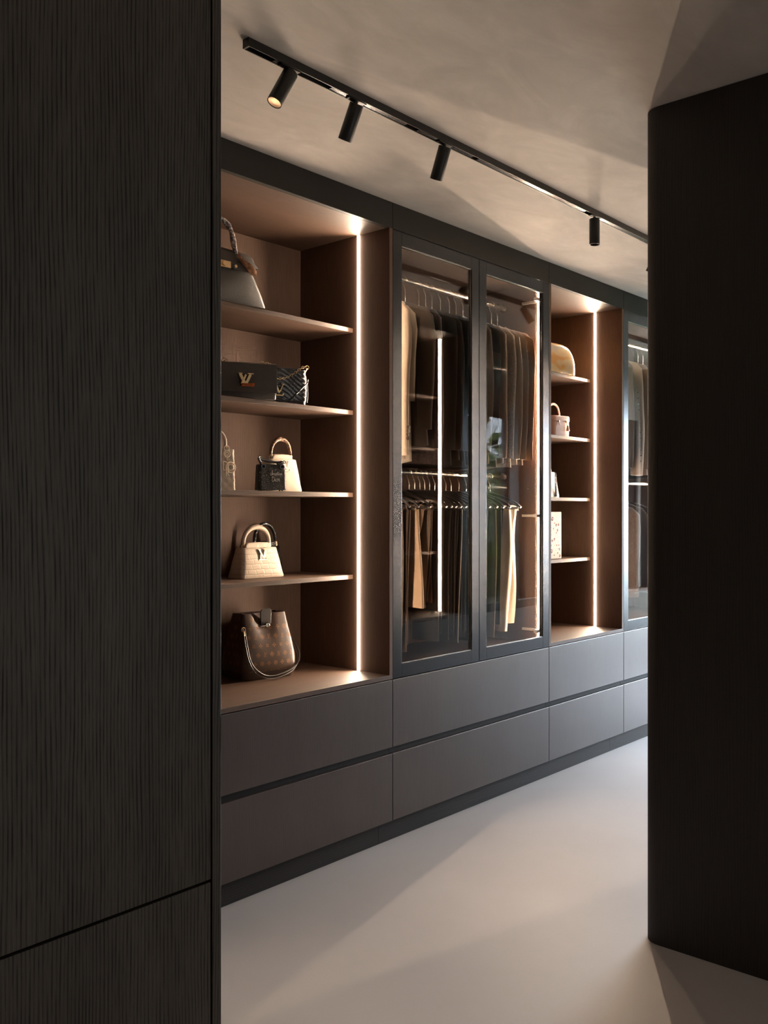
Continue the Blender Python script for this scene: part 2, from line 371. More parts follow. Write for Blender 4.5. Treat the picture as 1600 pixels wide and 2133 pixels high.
def glass_unit(label, x0, x1, front, s=1, shelf=None):
    t = thing('glass_wardrobe', label, 'wardrobe', ((x0 + x1) / 2, front, Z_C0)); h = (x1 - x0) / 2; zo = -Z_C0
    def bx(a, b, y0, y1, z0, z1): return B(a, b, *sorted((s * y0, s * y1)), z0 + zo, z1 + zo)
    F = 0.024
    bx(-h + 0.001, h - 0.001, F, DEP, Z_C0, Z_C1).build('base_board', 'wood_h', t)
    bx(-h + 0.001, -h + PT, F, DEP, Z_C1, Z_TOP).build('side_panel', 'wood', t)
    bx(h - PT, h - 0.001, F, DEP, Z_C1, Z_TOP).build('side_panel', 'wood', t)
    bx(-h + PT, h - PT, F, DEP, Z_TOP - 0.001, Z_TOP + 0.016).build('top_board', 'wood_h', t)
    bx(-h + PT, h - PT, DEP - 0.016, DEP, Z_C1, Z_TOP - 0.001).build('back_panel', 'wood', t)
    led_strip(t, h - PT, s * 0.048, Z_C1 + zo + 0.001, Z_TOP + zo - 0.002)
    led_strip(t, -h + PT, s * 0.048, Z_C1 + zo + 0.001, Z_TOP + zo - 0.002, 1, 0.15)
    for zr in (2.390, 1.519):
        MB().tube([(-h + PT, s * 0.254, zr + zo), (h - PT, s * 0.254, zr + zo)], 0.0125, 14).build('hanging_rail', 'chrome', t, smooth=True)
        for sx in (-1, 1):
            MB().tube([(sx * (h - PT), s * 0.254, zr + zo), (sx * (h - PT - 0.012), s * 0.254, zr + zo)], 0.021, 16).build('rail_socket', 'chrome', t, smooth=True)
    if shelf: bx(h - PT - shelf, h - PT, 0.24, DEP - 0.016, 1.566, 1.584).build('shelf', 'wood_h', t)
    for z in (2.398, 1.320, 0.745):
        hg = MB(); hg.box(*sorted((h - PT - 0.013, h - PT)), *sorted((s * 0.030, s * 0.140)), z + zo - 0.006, z + zo + 0.006)
        hg.box(*sorted((h - PT - 0.060, h - PT - 0.013)), *sorted((s * 0.020, s * 0.040)), z + zo - 0.008, z + zo + 0.008)
        hg.build('hinge', 'hinge', t, bevel=0.001)
    for a, b in ((-h, 0), (0, h)):
        a0, b0 = a + 0.0015, b - 0.0015; z0, z1 = Z_C0 + 0.001, Z_TOP - 0.003; st = 0.056
        fm = MB()
        def fb(*q): fm.box(q[0], q[1], *sorted((s * q[2], s * q[3])), q[4] + zo, q[5] + zo)
        fb(a0, a0 + st, 0, 0.022, z0, z1); fb(b0 - st, b0, 0, 0.022, z0, z1)
        fb(a0 + st, b0 - st, 0, 0.022, z0, z0 + st); fb(a0 + st, b0 - st, 0, 0.022, z1 - st, z1)
        fo = fm.build('door_frame', 'frame', t, bevel=0.0012)
        bx(a0 + st, b0 - st, 0.008, 0.013, z0 + st, z1 - st).build('glass_pane', 'glass', fo)
        bd = MB(); e = 0.0025
        for q in ((a0 + st, b0 - st, z0 + st, z0 + st + e), (a0 + st, b0 - st, z1 - st - e, z1 - st), (a0 + st, a0 + st + e, z0 + st, z1 - st), (b0 - st - e, b0 - st, z0 + st, z1 - st)):
            bd.box(q[0], q[1], *sorted((s * 0.004, s * 0.008)), q[2] + zo, q[3] + zo)
        bd.build('glazing_bead', 'bead', fo)
    return t
X = (1.654, 2.854, 4.054, 4.854, 6.054)
open_unit('tall open dark oak shelf unit with five tiers of handbags, nearest on the wall', X[0], X[1], D)
glass_unit('wide wardrobe with two smoked glass doors in black frames, full of jackets and trousers', X[1], X[2], D, shelf=0.043)
open_unit('narrow open oak shelf unit between the two glass wardrobes', X[2], X[3], D)
glass_unit('far glass wardrobe partly hidden behind the curved partition', X[3], X[4], D)
drawers('pair of wide dark oak drawers under the tall handbag shelves', X[0], X[1], D)
drawers('pair of wide dark oak drawers under the double glass doors', X[1], X[2], D)
drawers('pair of oak drawers under the narrow open shelves', X[2], X[3], D)
drawers('pair of pale reflecting drawers at far right under the far glass wardrobe', X[3], X[4], D)
# cornice boards, plinth boards
for i in range(4):
    B(X[i] + 0.0008, X[i + 1] - 0.0008, D, D + 0.019, Z_TOP, CEIL - 0.001).build('trim_%d' % (i + 1), 'cornice', kind='structure', bevel=0.001)
    B(X[i], X[i + 1], D + 0.019, D + DEP, Z_TOP + 0.016, CEIL - 0.001).build('trim_filler_%d' % (i + 1), 'gap', kind='structure')
PLX = (1.654, 2.80, 4.745, 6.054)
for i in range(3):
    B(PLX[i] + 0.0008, PLX[i + 1] - 0.0008, D + 0.03, D + 0.048, 0.0, Z_PL).build('baseboard_%d' % (i + 1), 'plinth', kind='structure')
# opposite run, seen in the glass doors
OX = (4.104, 4.904, 6.104, 7.664)
open_unit('open shelf unit across the corridor, seen mirrored in the glass door', OX[0], OX[1], OF, -1)
glass_unit('glass wardrobe across the corridor, seen mirrored in the glass door', OX[1], OX[2], OF, -1)
for i, lab in enumerate(('drawers below the mirrored open shelves across the corridor', 'drawers below the mirrored glass wardrobe across the corridor', 'low drawers below the window across the corridor')):
    drawers(lab, OX[i], OX[i + 1], OF, -1)
tag(B(OX[2], OX[3], OF - 0.24, OF, Z_C0, Z_C1).build('window_counter', 'wood_h', bevel=0.001), 'dark oak counter board below the window across the corridor', 'counter')
B(OX[0], OX[2], OF - 0.019, OF, Z_TOP, CEIL - 0.001).build('trim_5', 'cornice', kind='structure')
B(OX[0], OX[2], OF - DEP, OF - 0.019, Z_TOP + 0.016, CEIL - 0.001).build('trim_filler_5', 'gap', kind='structure')
B(OX[0], OX[3], OF - 0.048, OF - 0.03, 0.0, Z_PL).build('baseboard_4', 'plinth', kind='structure')
B(OX[3], 8.2, 1.12, OF, 0, CEIL - 0.001).build('wall_pier', 'wood_front', kind='structure')

# left tall cabinet, close to the camera
LY = 1.372; LX = 1.0995
t = thing('tall_cabinet', 'tall black-stained oak cabinet filling the left foreground', 'cabinet', (LX - 0.8, LY, 0))
B(0.78, 0.80, -0.001, 0.60, 0, CEIL - 0.001).build('end_panel', 'wood_black', t, bevel=0.001)
B(-0.80, 0.7765, 0, 0.02, 0.6625, CEIL - 0.004).build('door', 'wood_black', t, bevel=0.0012)
B(-0.80, 0.7765, 0, 0.02, 0.08, 0.6575).build('drawer_front', 'wood_black', t, bevel=0.0012)
B(-0.80, 0.779, 0.021, 0.60, 0, CEIL - 0.001).build('carcass', 'gap', t)
t = thing('tall_cabinet', 'second bay of the left cabinet, outside the picture at left', 'cabinet', (LX - 2.45, LY, 0))
B(-0.80, 0.847, 0, 0.02, 0.6625, CEIL - 0.004).build('door', 'wood_black', t)
B(-0.80, 0.847, 0, 0.02, 0.08, 0.6575).build('drawer_front', 'wood_black', t)
B(-0.80, 0.848, 0.021, 0.60, 0, CEIL - 0.001).build('carcass', 'gap', t)
# right partition with a rounded corner
pw = MB(); x0, x1, yb, rad = 2.7197, 4.10, 1.322, 0.06
poly = [(x1, -3.0), (x1, yb)] + [(x0 + rad + rad * math.cos(R(a)), yb - rad + rad * math.sin(R(a))) for a in range(90, 181, 6)] + [(x0, -3.0)]
pw.prism(poly, 'z', 0, CEIL - 0.0005)
tag(pw.build('curved_partition', 'wood_part', smooth=True), 'black oak partition with a rounded corner filling the right foreground', 'partition')

# ================================================================== ceiling track and spots
TY, TZ = 1.904, CEIL
t = thing('ceiling_track', 'slim black lighting track running along the ceiling', 'track', (1.609, TY, TZ))
tb = MB(); tb.box(0, 4.9, -0.0125, -0.0095, -0.024, -0.0005); tb.box(0, 4.9, 0.0095, 0.0125, -0.024, -0.0005); tb.box(0, 4.9, -0.0095, 0.0095, -0.006, -0.0005)
tb.box(0, 0.006, -0.0095, 0.0095, -0.024, -0.006); tb.build('rail_body', 'black', t)
for a, b in ((0.10, 0.20), (0.32, 0.42), (0.47, 0.66), (0.72, 1.02), (1.05, 1.80), (1.93, 3.05), (3.15, 4.7)):
    B(a, b, -0.0093, 0.0093, -0.0225, -0.012).build('channel_cover', 'frame', t)
def spot(label, x, az, tilt, watts=SPOT_W):
    t = thing('spotlight', label, 'spotlight', (x, TY, TZ - 0.024), 0, 'spotlights on the ceiling track')
    MB().box(-0.035, 0.035, -0.009, 0.009, -0.003, 0.001).build('adapter', 'black', t, bevel=0.001)
    MB().tube([(0, 0, -0.001), (0, 0, -0.022)], 0.0065, 12).build('stem', 'black', t, smooth=True)
    d = Vector((math.sin(R(tilt)) * math.cos(R(az)), math.sin(R(tilt)) * math.sin(R(az)), -math.cos(R(tilt))))
    q = Vector((0, 0, -1)).rotation_difference(d).to_matrix().to_4x4(); T = Matrix.Translation((0, 0, -0.020)) @ q
    r = 0.0215; L = 0.098
    MB().lathe([(r - 0.002, 0.010), (r, 0.008), (r, -L), (r - 0.0015, -L), (r - 0.002, -L + 0.022), (0.012, -L + 0.030), (0.001, -L + 0.030)], 28).xf(T).build('housing', 'black', t, smooth=True, fix=True)
    MB().lathe([(r - 0.0022, -L + 0.001), (r - 0.0026, -L + 0.006), (0.0120, -L + 0.0225), (0.0112, -L + 0.0225), (r - 0.0034, -L + 0.006), (r - 0.0028, -L + 0.001)], 28).xf(T).build('reflector', 'lens', t, smooth=True)
    MB().lathe([(0.0001, -L + 0.020), (0.0105, -L + 0.020), (0.0105, -L + 0.0225), (0.0001, -L + 0.0225)], 20).xf(T).build('lamp', 'bulb', t)
    ld = bpy.data.lights.new('spot_beam', 'SPOT'); ld.energy = watts; ld.color = SPOT_COL; ld.spot_size = R(52); ld.spot_blend = 0.7; ld.shadow_soft_size = 0.008
    lo = bpy.data.objects.new('spot_beam', ld); COL.objects.link(lo); lo.parent = t
    lo.location = T @ Vector((0, 0, -L + 0.016)); lo.rotation_euler = (q.to_3x3()).to_euler()
    return t
spot('first spotlight from the left, tilted to show its glowing lens', 1.765, 165, 28)
spot('second spotlight from the left, tilted away toward the wardrobe', 2.035, 84, 31, 90.0)
spot('third spotlight from the left, tilted toward the glass doors', 2.468, 72, 30, 130.0)
spot('fourth spotlight, hanging straight down beside the partition', 3.490, 0, 0)
spot('spotlight mirrored dimly at the top of the left glass door', 4.11, 90, 30)
spot('spotlight mirrored in the top right of the right glass door', 4.72, 60, 30)

# ================================================================== handbags
M['blk_lea'] = leather('black_grained_leather', (0.050, 0.045, 0.040), 420, 0.45, 0.35)
M['blk_smooth'] = leather('black_smooth_leather', (0.034, 0.029, 0.026), 200, 0.30, 0.08, 0.7)
M['epi'] = leather('black_ridged_leather', (0.060, 0.051, 0.043), 150, 0.38, 0.5, kind='epi')
M['cream_lea'] = leather('cream_leather', (0.60, 0.50, 0.38), 260, 0.5, 0.10)
M['beige_lea'] = leather('beige_leather', (0.54, 0.43, 0.325), 260, 0.45, 0.10)
M['white_croc'] = leather('cream_croc', (0.56, 0.47, 0.36), 13, 0.30, 0.28, kind='croc')
M['blk_croc'] = leather('black_croc', (0.020, 0.017, 0.015), 40, 0.16, 0.9, kind='croc')
M['python'] = leather('python_skin', (0.55, 0.33, 0.20), 230, 0.35, 0.4, kind='snake', col2=(0.12, 0.05, 0.025))
M['scarf'] = leather('printed_silk', (0.66, 0.58, 0.50), 120, 0.5, 0.15, kind='snake', col2=(0.10, 0.09, 0.11))
M['peach_silk'] = leather('peach_silk', (0.72, 0.42, 0.25), 60, 0.5, 0.1, kind='snake', col2=(0.40, 0.20, 0.10))
M['brown_canvas'] = leather('brown_coated_canvas', (0.060, 0.034, 0.022), 500, 0.36, 0.12)
M['brown_lea'] = leather('dark_brown_leather', (0.045, 0.026, 0.018), 300, 0.38, 0.15)
M['print_tan'] = simple('tan_print', (0.24, 0.115, 0.045), 0.5, 0, 0.3, 40, 0.08)
M['pink_lea'] = leather('powder_pink_leather', (0.66, 0.44, 0.35), 260, 0.42, 0.08)
M['white_print'] = simple('white_canvas', (0.74, 0.66, 0.58), 0.7, 0, 0.3, 300, 0.08)
M['rose_print'] = simple('dark_rose_print', (0.17, 0.075, 0.068), 0.7, 0, 0.3, 90, 0.3)
M['bead_white'] = simple('white_beads', (0.80, 0.76, 0.68), 0.3, 0, 0.5, 200, 0.1)
m, n, l, b = mat('black_sequins'); M['sequin'] = m
vo = n.new('ShaderNodeTexVoronoi'); vo.inputs['Scale'].default_value = 420; l.new(coords(n, l), vo.inputs['Vector'])
vo2 = n.new('ShaderNodeTexVoronoi'); vo2.inputs['Scale'].default_value = 170; l.new(coords(n, l), vo2.inputs['Vector'])
l.new(ramp(n, l, vo2.outputs['Distance'], [(0.10, (0.75, 0.70, 0.60)), (0.16, (0.012, 0.011, 0.011))]), b.inputs['Base Color'])
setp(b, rough=0.3, spec=0.8); bump(n, l, b, vo.outputs['Distance'], 1.0, 0.004)
m, n, l, b = mat('amber_resin_leather'); M['amber'] = m
f = noise(n, l, coords(n, l, (1, 1, 2.6)), 6, 2, 0.5, 0.6)
l.new(ramp(n, l, f, [(0.36, (0.72, 0.34, 0.07)), (0.5, (0.72, 0.50, 0.22)), (0.62, (0.50, 0.43, 0.32)), (0.75, (0.74, 0.38, 0.09))]), b.inputs['Base Color'])
setp(b, rough=0.18, spec=0.6); b.inputs['Coat Weight'].default_value = 0.6

def stroke(mb, x0, z0, x1, z1, wd, y0, y1):
    d = Vector((x1 - x0, z1 - z0)).normalized(); p = Vector((-d.y, d.x)) * wd / 2
    mb.prism([(x0 + p.x, z0 + p.y), (x0 - p.x, z0 - p.y), (x1 - p.x, z1 - p.y), (x1 + p.x, z1 + p.y)], 'y', y0, y1)
def lv_logo(mb, cx, cz, h, y0, y1, k=1.0):
    """interlocked L and V: slanted L low at left, V high at right"""
    w = 0.11 * h * k
    L = [(-0.21, 0.02, -0.32, -0.46, 1.0), (-0.48, -0.47, 0.38, -0.47, .75), (0.37, -0.48, 0.44, -0.30, .6)]
    V = [(-0.30, 0.46, 0.05, -0.28, 1.4), (0.05, -0.28, 0.40, 0.46, .65), (-0.46, 0.48, -0.14, 0.48, .5), (0.26, 0.48, 0.54, 0.48, .5)]
    for a, bq, c, d, s_ in L + V: stroke(mb, cx + a * h, cz + bq * h, cx + c * h, cz + d * h, w * s_, y0, y1)
    return mb
def feet_tabs(t, w, h): pass

# 1 black top-handle bag on the top shelf
t = thing('handbag', 'black grained leather top-handle bag with scarf-wrapped handle, on the top shelf', 'handbag', (2.165, 2.755, SHELF[0] + 0.0008), -3)
MB().loft([rr(0.375, 0.180, .02, 0.000, 4, k=5), rr(0.380, 0.182, .025, 0.006, 4, k=5), rr(0.366, 0.166, .03, 0.045, 4, k=5), rr(0.335, 0.128, .03, 0.105, 4, k=5), rr(0.300, 0.090, .03, 0.160, 4, k=5), rr(0.288, 0.058, .02, 0.195, 4, k=5)]).build('body', 'blk_lea', t, smooth=True)
fl = MB()  # flap folded over the top, its ends flaring past the body
def flap_ring(x, k): return [(x, 0.034, 0.196 + k), (x, 0.030, 0.207 + k), (x, -0.030, 0.210 + k), (x, -0.050, 0.190 + k * 2), (x, -0.064, 0.150), (x, -0.060, 0.149), (x, -0.045, 0.188 + k * 2), (x, -0.028, 0.204 + k)]
fl.loft([flap_ring(x, k) for x, k in ((-0.168, -0.016), (-0.150, -0.004), (-0.08, 0), (0, 0.002), (0.08, 0), (0.150, -0.004), (0.168, -0.016))]).build('flap', 'blk_lea', t, smooth=True)
st = MB()
for sx in (-1, 1): st.box(*sorted((sx * 0.050, sx * 0.128)), -0.0685, -0.0645, 0.128, 0.146)
st.box(-0.150, 0.150, -0.067, -0.063, 0.134, 0.150); st.build('belt_strap', 'blk_smooth', t, bevel=0.001)
gm = MB(); gm.box(-0.034, 0.034, -0.073, -0.069, 0.128, 0.152); gm.tube([(0, -0.075, 0.139), (0, -0.084, 0.139)], 0.009, 16)
for sx in (-1, 1): gm.tube([(sx * .058, -0.066, 0.140), (sx * .058, -0.073, 0.140)], 0.006, 12)
gm.build('clasp', 'gold', t, bevel=0.0008)
hp = [(-0.075, -0.045, 0.185)] + [(0.075 * math.cos(R(a)), -0.03, 0.245 + 0.075 * math.sin(R(a))) for a in range(180, -1, -15)] + [(0.077, -0.046, 0.185), (0.078, -0.056, 0.165)]
MB().tube(hp, [0.0095 + 0.0022 * math.sin(i * 2.1) for i in range(len(hp))], 12).build('handle', 'scarf', t, smooth=True)
kn = MB(); kn.tube([(0.076, -0.058, 0.190), (0.080, -0.064, 0.176), (0.088, -0.070, 0.166), (0.110, -0.078, 0.146), (0.132, -0.082, 0.126), (0.142, -0.082, 0.116)], [0.008, 0.012, 0.010, 0.020, 0.016, 0.002], 10, flat=0.3, up=(0, -1, 0))
kn.build('scarf_tail', 'peach_silk', t, smooth=True, label='loose peach end of the scarf')
for sx in (-1, 1): MB().tube(arc((sx * 0.077, -0.050, 0.172), 0.011, 0, 360, 14)[:-1], 0.0022, 6, closed=True).build('handle_ring', 'gold', t, smooth=True)

# 2 flap bag with the big turn clasp
t = thing('handbag', 'black ridged leather flap bag with a large gold twist clasp, on the second shelf', 'handbag', (2.2845, 2.7145, SHELF[1] + 0.0008), -28)
W2, H2 = 0.234, 0.135
MB().loft([rr(W2 - .006, 0.074, .008, 0.0, 3), rr(W2, 0.078, .012, 0.004, 3), rr(W2, 0.076, .012, 0.06, 3), rr(W2 - .004, 0.070, .012, H2 - .012, 3), rr(W2 - .010, 0.060, .012, H2 - .004, 3)]).build('body', 'epi', t, smooth=True)
def fr2(x): return [(x, 0.037, H2 - .03), (x, 0.036, H2 - .004), (x, 0.028, H2), (x, -0.030, H2), (x, -0.040, H2 - .005), (x, -0.0435, 0.08), (x, -0.0445, 0.022), (x, -0.0410, 0.022), (x, -0.040, 0.08), (x, -0.0365, H2 - .008), (x, 0.03, H2 - .004), (x, 0.033, H2 - .03)]
MB().loft([fr2(x) for x in (-W2 / 2 - .001, -W2 / 2 + .01, 0, W2 / 2 - .01, W2 / 2 + .001)]).build('flap', 'epi', t, smooth=True, bevel=0.001)
lg = MB(); h = 0.043
stroke(lg, -0.018, 0.098, 0.002, 0.060, 0.012, -0.058, -0.044); stroke(lg, 0.004, 0.060, 0.022, 0.098, 0.011, -0.056, -0.044)
stroke(lg, -0.024, 0.100, -0.008, 0.100, 0.004, -0.056, -0.044); stroke(lg, 0.010, 0.100, 0.034, 0.100, 0.004, -0.056, -0.044)
stroke(lg, 0.004, 0.096, -0.012, 0.060, 0.008, -0.060, -0.044)
lg.xf(Matrix.Translation((-0.008, 0, -0.010)))
cl = lg.build('clasp', 'gold', t, bevel=0.0012)
lb = MB(); stroke(lb, -0.014, 0.058, 0.034, 0.058, 0.011, -0.061, -0.044); stroke(lb, 0.032, 0.056, 0.036, 0.066, 0.006, -0.060, -0.044)
lb.xf(Matrix.Translation((-0.008, 0, -0.010))); lb.build('clasp_base', 'tortoise', cl, bevel=0.0015)
for sx, k0 in ((1, 0.068), (-1, 0.075)):
    ch = MB()
    for k in range(4):
        ch.tube([(sx * k0 + sx * 0.010 * k - 0.006 * math.cos(a), -0.006 + 0.004 * math.sin(a) * (k % 2), H2 + 0.006 + 0.004 * math.sin(a) * (1 - k % 2) - 0.001 * k) for a in [i * 0.628 for i in range(10)]], 0.0018, 6, closed=True)
    ch.build('chain', 'gold', t, smooth=True)

# 3 quilted wave bag with chain
t = thing('handbag', 'black chevron-quilted leather bag with a sagging gold chain, beside the flap bag', 'handbag', (2.487, 2.742, SHELF[1] + 0.0008), -20)
W3, H3 = 0.225, 0.138
def wave_body(W, H, Dp):
    mb = MB(); zs = [i / 34 for i in range(35)]; rings = []
    for q in zs:
        bul = 1 - 0.10 * (2 * q - 1) ** 2; z = q * H; wv = W * (0.965 + 0.035 * math.sin(math.pi * min(1, q * 1.2)))
        if q < 0.06: bul *= 0.93; 
        ring = []
        for (x, y, zz) in rr(wv, Dp * bul, 0.03, z, 5, k=24):
            if y < 0:
                ph = (z + 0.40 * abs(x + 0.03) - 0.012 * math.cos(x * 38)) / 0.0185
                y -= 0.0060 * abs(math.sin(math.pi * ph)) ** 0.7 * min(1, -y / 0.025)
            ring.append((x, y, zz))
        rings.append(ring)
    return mb.loft(rings)
wave_body(W3, H3, 0.078).build('body', 'blk_smooth', t, smooth=True)
pf = MB(); pts = [(-0.112, 0.062), (0.100, 0.062), (0.108, 0.056), (0.02, 0.004), (-0.02, 0.004), (-0.112, 0.05)]
sd = MB(); sd.tube([(-0.110, -0.0445, 0.062), (-0.03, -0.0475, 0.012), (0.0, -0.048, 0.006), (0.03, -0.0475, 0.016), (0.104, -0.0445, 0.088), (0.106, -0.042, 0.100)], 0.0022, 8); sd.build('flap_edge', 'blk_smooth', t, smooth=True)
lg = lv_logo(MB(), -0.022, 0.052, 0.046, -0.054, -0.047, 1.1); lg.build('logo', 'gold', t, bevel=0.0006)
MB().tube([(0.112, -0.02, 0.012), (0.117, -0.015, 0.04), (0.117, -0.01, 0.09), (0.112, -0.008, 0.118)], 0.0022, 8).build('side_strap', 'blk_smooth', t, smooth=True)
ch = MB(); N = 26
for i in range(N):
    q = i / (N - 1); x = -0.115 + 0.210 * q; z = 0.122 - 0.030 * math.sin(math.pi * min(1, q * 1.05)) ** 1.2 + 0.030 * q ** 3
    y = -0.050 + 0.012 * q; f = i % 2
    ch.tube([(x + 0.0062 * math.cos(a), y - 0.0035 * math.sin(a) * f, z + 0.0038 * math.sin(a) * (1 - f) + 0.002 * math.cos(a) * f) for a in [k * 0.7854 for k in range(8)]], 0.0014, 6, closed=True)
ch.tube([(0.092, -0.036, 0.128), (0.103, -0.03, 0.136), (0.112, -0.022, 0.148)], 0.0025, 8)
ch.tube(arc((0.113, -0.02, 0.152), 0.007, 0, 360, 12)[:-1], 0.0018, 6, closed=True); ch.build('chain', 'gold', t, smooth=True)
MB().box(-0.11, 0.075, -0.036, 0.030, H3 - .001, H3 + .004).build('top_edge', 'blk_smooth', t, bevel=0.0015)

# 4 beige quilted bag with charms, third shelf, far left
t = thing('handbag', 'beige diamond-quilted bag with dangling metal letter charms, at left of the third shelf', 'handbag', (2.150, 2.748, SHELF[2] + 0.0008), -14)
mb = MB(); rings = []
for i in range(45):
    q = i / 44; z = 0.150 * q; wv, dv = 0.172 - 0.006 * q, 0.082 - 0.010 * q; ring = []
    for (x, y, zz) in rr(wv, dv, 0.010, z, 3, k=24):
        if y < -0.02:
            a = abs(math.sin(math.pi * (x + z) / 0.036)); c = abs(math.sin(math.pi * (x - z) / 0.036)); e = abs(math.sin(math.pi * (x + 0.018) / 0.036))
            y -= 0.0040 * (min(a, c)) ** 0.5
        ring.append((x, y, zz))
    rings.append(ring)
mb.loft(rings).build('body', 'beige_lea', t, smooth=True)
MB().tube([(-0.045, -0.04, 0.150)] + arc((0, -0.04, 0.175), 0.045, 180, 0, 12) + [(0.045, -0.04, 0.150)], 0.0055, 10).build('handle', 'beige_lea', t, smooth=True)
cm = MB()
def ring3(c, r, rt, n=18): cm.tube(arc(c, r, 0, 360, n)[:-1], rt, 6, closed=True)
ring3((0.046, -0.048, 0.152), 0.010, 0.0022); ring3((0.046, -0.050, 0.132), 0.012, 0.0025); ring3((0.046, -0.050, 0.132), 0.0055, 0.0016)
cm.tube([(0.046, -0.050, 0.120), (0.046, -0.052, 0.108)], 0.002, 6)
# letters D, I, O, R as metal charms hung from one ring
cm.tube([(0.030, -0.052, 0.104), (0.030, -0.052, 0.072)], 0.0022, 6); cm.tube([(0.030, -0.052, 0.104)] + arc((0.034, -0.052, 0.088), 0.016, 90, -90, 8) + [(0.030, -0.052, 0.072)], 0.0022, 6)
cm.tube(arc((0.058, -0.055, 0.082), 0.019, 0, 360, 18)[:-1], 0.0026, 6, closed=True); cm.tube(arc((0.058, -0.055, 0.082), 0.011, 0, 360, 14)[:-1], 0.0016, 6, closed=True)
cm.tube([(0.044, -0.058, 0.100), (0.046, -0.058, 0.062)], 0.0022, 6)
cm.tube([(0.040, -0.056, 0.080), (0.040, -0.056, 0.050)], 0.0020, 6); cm.tube([(0.040, -0.056, 0.080)] + arc((0.043, -0.056, 0.072), 0.008, 90, -90, 6) + [(0.041, -0.056, 0.064), (0.053, -0.056, 0.050)], 0.0020, 6)
cm.build('letter_charms', 'rose_gold', t, smooth=True)

# structured top-handle bag used three times
def capucine(label, loc, rz, W, H, Dp, body, handle, logo, hr=0.055, hw=0.0085, flapped=True, hz=0.0):
    t = thing('handbag', label, 'handbag', loc, rz); wt = 0.80; dt = 0.55
    MB().loft([rr(W * .985, Dp * .96, .012, 0.0, 4, k=6), rr(W, Dp, .014, 0.006, 4, k=6), rr(W * .955, Dp * .92, .016, H * .25, 4, k=6), rr(W * .90, Dp * .80, .016, H * .55, 4, k=6), rr(W * wt, Dp * dt, .012, H * .985, 4, k=6), rr(W * wt - .004, Dp * dt - .004, .012, H, 4, k=6)], cap1=True).build('body', body, t, smooth=True)
    yt = Dp * dt / 2
    if flapped:   # flap tucked inside the front, showing as a low rounded hump above the rim
        hump = [(-W * .30, H - .004), (-W * .29, H + .012), (-W * .24, H + .019), (0, H + .021), (W * .24, H + .019), (W * .29, H + .012), (W * .30, H - .004)]
        MB().prism(hump, 'y', -yt * .55, yt * .75).build('flap', body, t, bevel=0.004)
    hx = W * .30
    pth = [(-hx, 0, H + .012 + hz)] + arc((0, 0, H + .022 + hz), hx, 180, 0, 18, sy=hr / hx) + [(hx, 0, H + .012 + hz)]
    MB().tube(pth, [hw * (0.8 + 0.35 * math.sin(math.pi * i / (len(pth) - 1))) for i in range(len(pth))], 12).build('handle', handle, t, smooth=True)
    for sx in (-1, 1):
        rg = MB(); rg.tube(arc((sx * hx, 0, H + .004 + hz * .5), 0.0085, 0, 360, 12)[:-1], 0.0022, 6, closed=True); rg.sphere((sx * hx, -0.002, H + .013 + hz), 0.0075, 8)
        rg.tube([(sx * hx, 0, H - .004), (sx * hx, -yt * .9, H - .002)], 0.003, 6)
        rg.build('handle_ring', 'rose_gold', t, smooth=True)
    if logo:
        zl = H - 0.026; yl = -Dp / 2 * (dt + (1 - dt) * 0.34)
        lo = lv_logo(MB(), 0, -0.002, 0.044, -0.0035, 0.002, 0.95); ang = math.atan2(Dp / 2 * (1 - dt), H)
        lo.xf(Matrix.Translation((0, yl - 0.001, zl)) @ Matrix.Rotation(-ang, 4, 'X')).build('logo', 'rose_gold', t, bevel=0.0005)
    ft = MB()
    for sx in (-1, 1):
        for sy in (-1, 1): ft.tube([(sx * W * .4, sy * Dp * .3, -0.0005), (sx * W * .4, sy * Dp * .3, 0.004)], 0.005, 10)
    return t
capucine('cream smooth leather bag with a python-skin handle, behind the small black beaded bag', (2.535, 2.785, SHELF[2] + 0.0008), -4, 0.165, 0.130, 0.085, 'cream_lea', 'python', True, 0.060, 0.0075)
capucine('cream crocodile-embossed bag with a thick pale handle, front of the fourth shelf', (2.463, 2.850, SHELF[3] + 0.0008), 0, 0.222, 0.119, 0.098, 'white_croc', 'beige_lea', True, 0.060, 0.0095)
capucine('glossy black crocodile bag standing behind the cream crocodile bag', (2.575, 2.925, SHELF[3] + 0.0008), 0, 0.190, 0.120, 0.042, 'blk_croc', 'blk_croc', False, 0.070, 0.0075)

# small black beaded bag with cursive lettering
t = thing('handbag', 'small black sequined bag with white cursive lettering, in front of the cream bag', 'handbag', (2.413, 2.708, SHELF[2] + 0.0008), -22)
MB().loft([rr(0.116, 0.050, .012, 0.004, 4, k=5), rr(0.118, 0.052, .014, 0.012, 4, k=5), rr(0.114, 0.050, .014, 0.055, 4, k=5), rr(0.110, 0.046, .012, 0.097, 4, k=5), rr(0.106, 0.042, .012, 0.102, 4, k=5)]).build('body', 'sequin', t, smooth=True)
ft = MB()
for sx in (-1, 1):
    for sy in (-1, 1): ft.sphere((sx * 0.042, sy * 0.014, 0.004), 0.004, 8)
ft.build('foot', 'blk_smooth', t, smooth=True)
hd = MB(); hd.tube([(-0.040, -0.016, 0.096), (-0.050, -0.022, 0.112)] + [(-0.012 - 0.046 * math.cos(R(a)), -0.022 + 0.012 * math.sin(R(a)) - 0.004, 0.116 + 0.006 * math.cos(R(a * 1.3))) for a in range(0, 181, 15)] + [(0.040, -0.016, 0.110), (0.042, -0.016, 0.096)], 0.0046, 8, flat=1.0)
hd.tube([(-0.052, -0.006, 0.124), (-0.044, 0.008, 0.131), (-0.01, 0.016, 0.122), (0.03, 0.014, 0.110), (0.044, 0.012, 0.098)], 0.004, 8)
hd.build('handle', 'blk_smooth', t, smooth=True)
rg = MB()
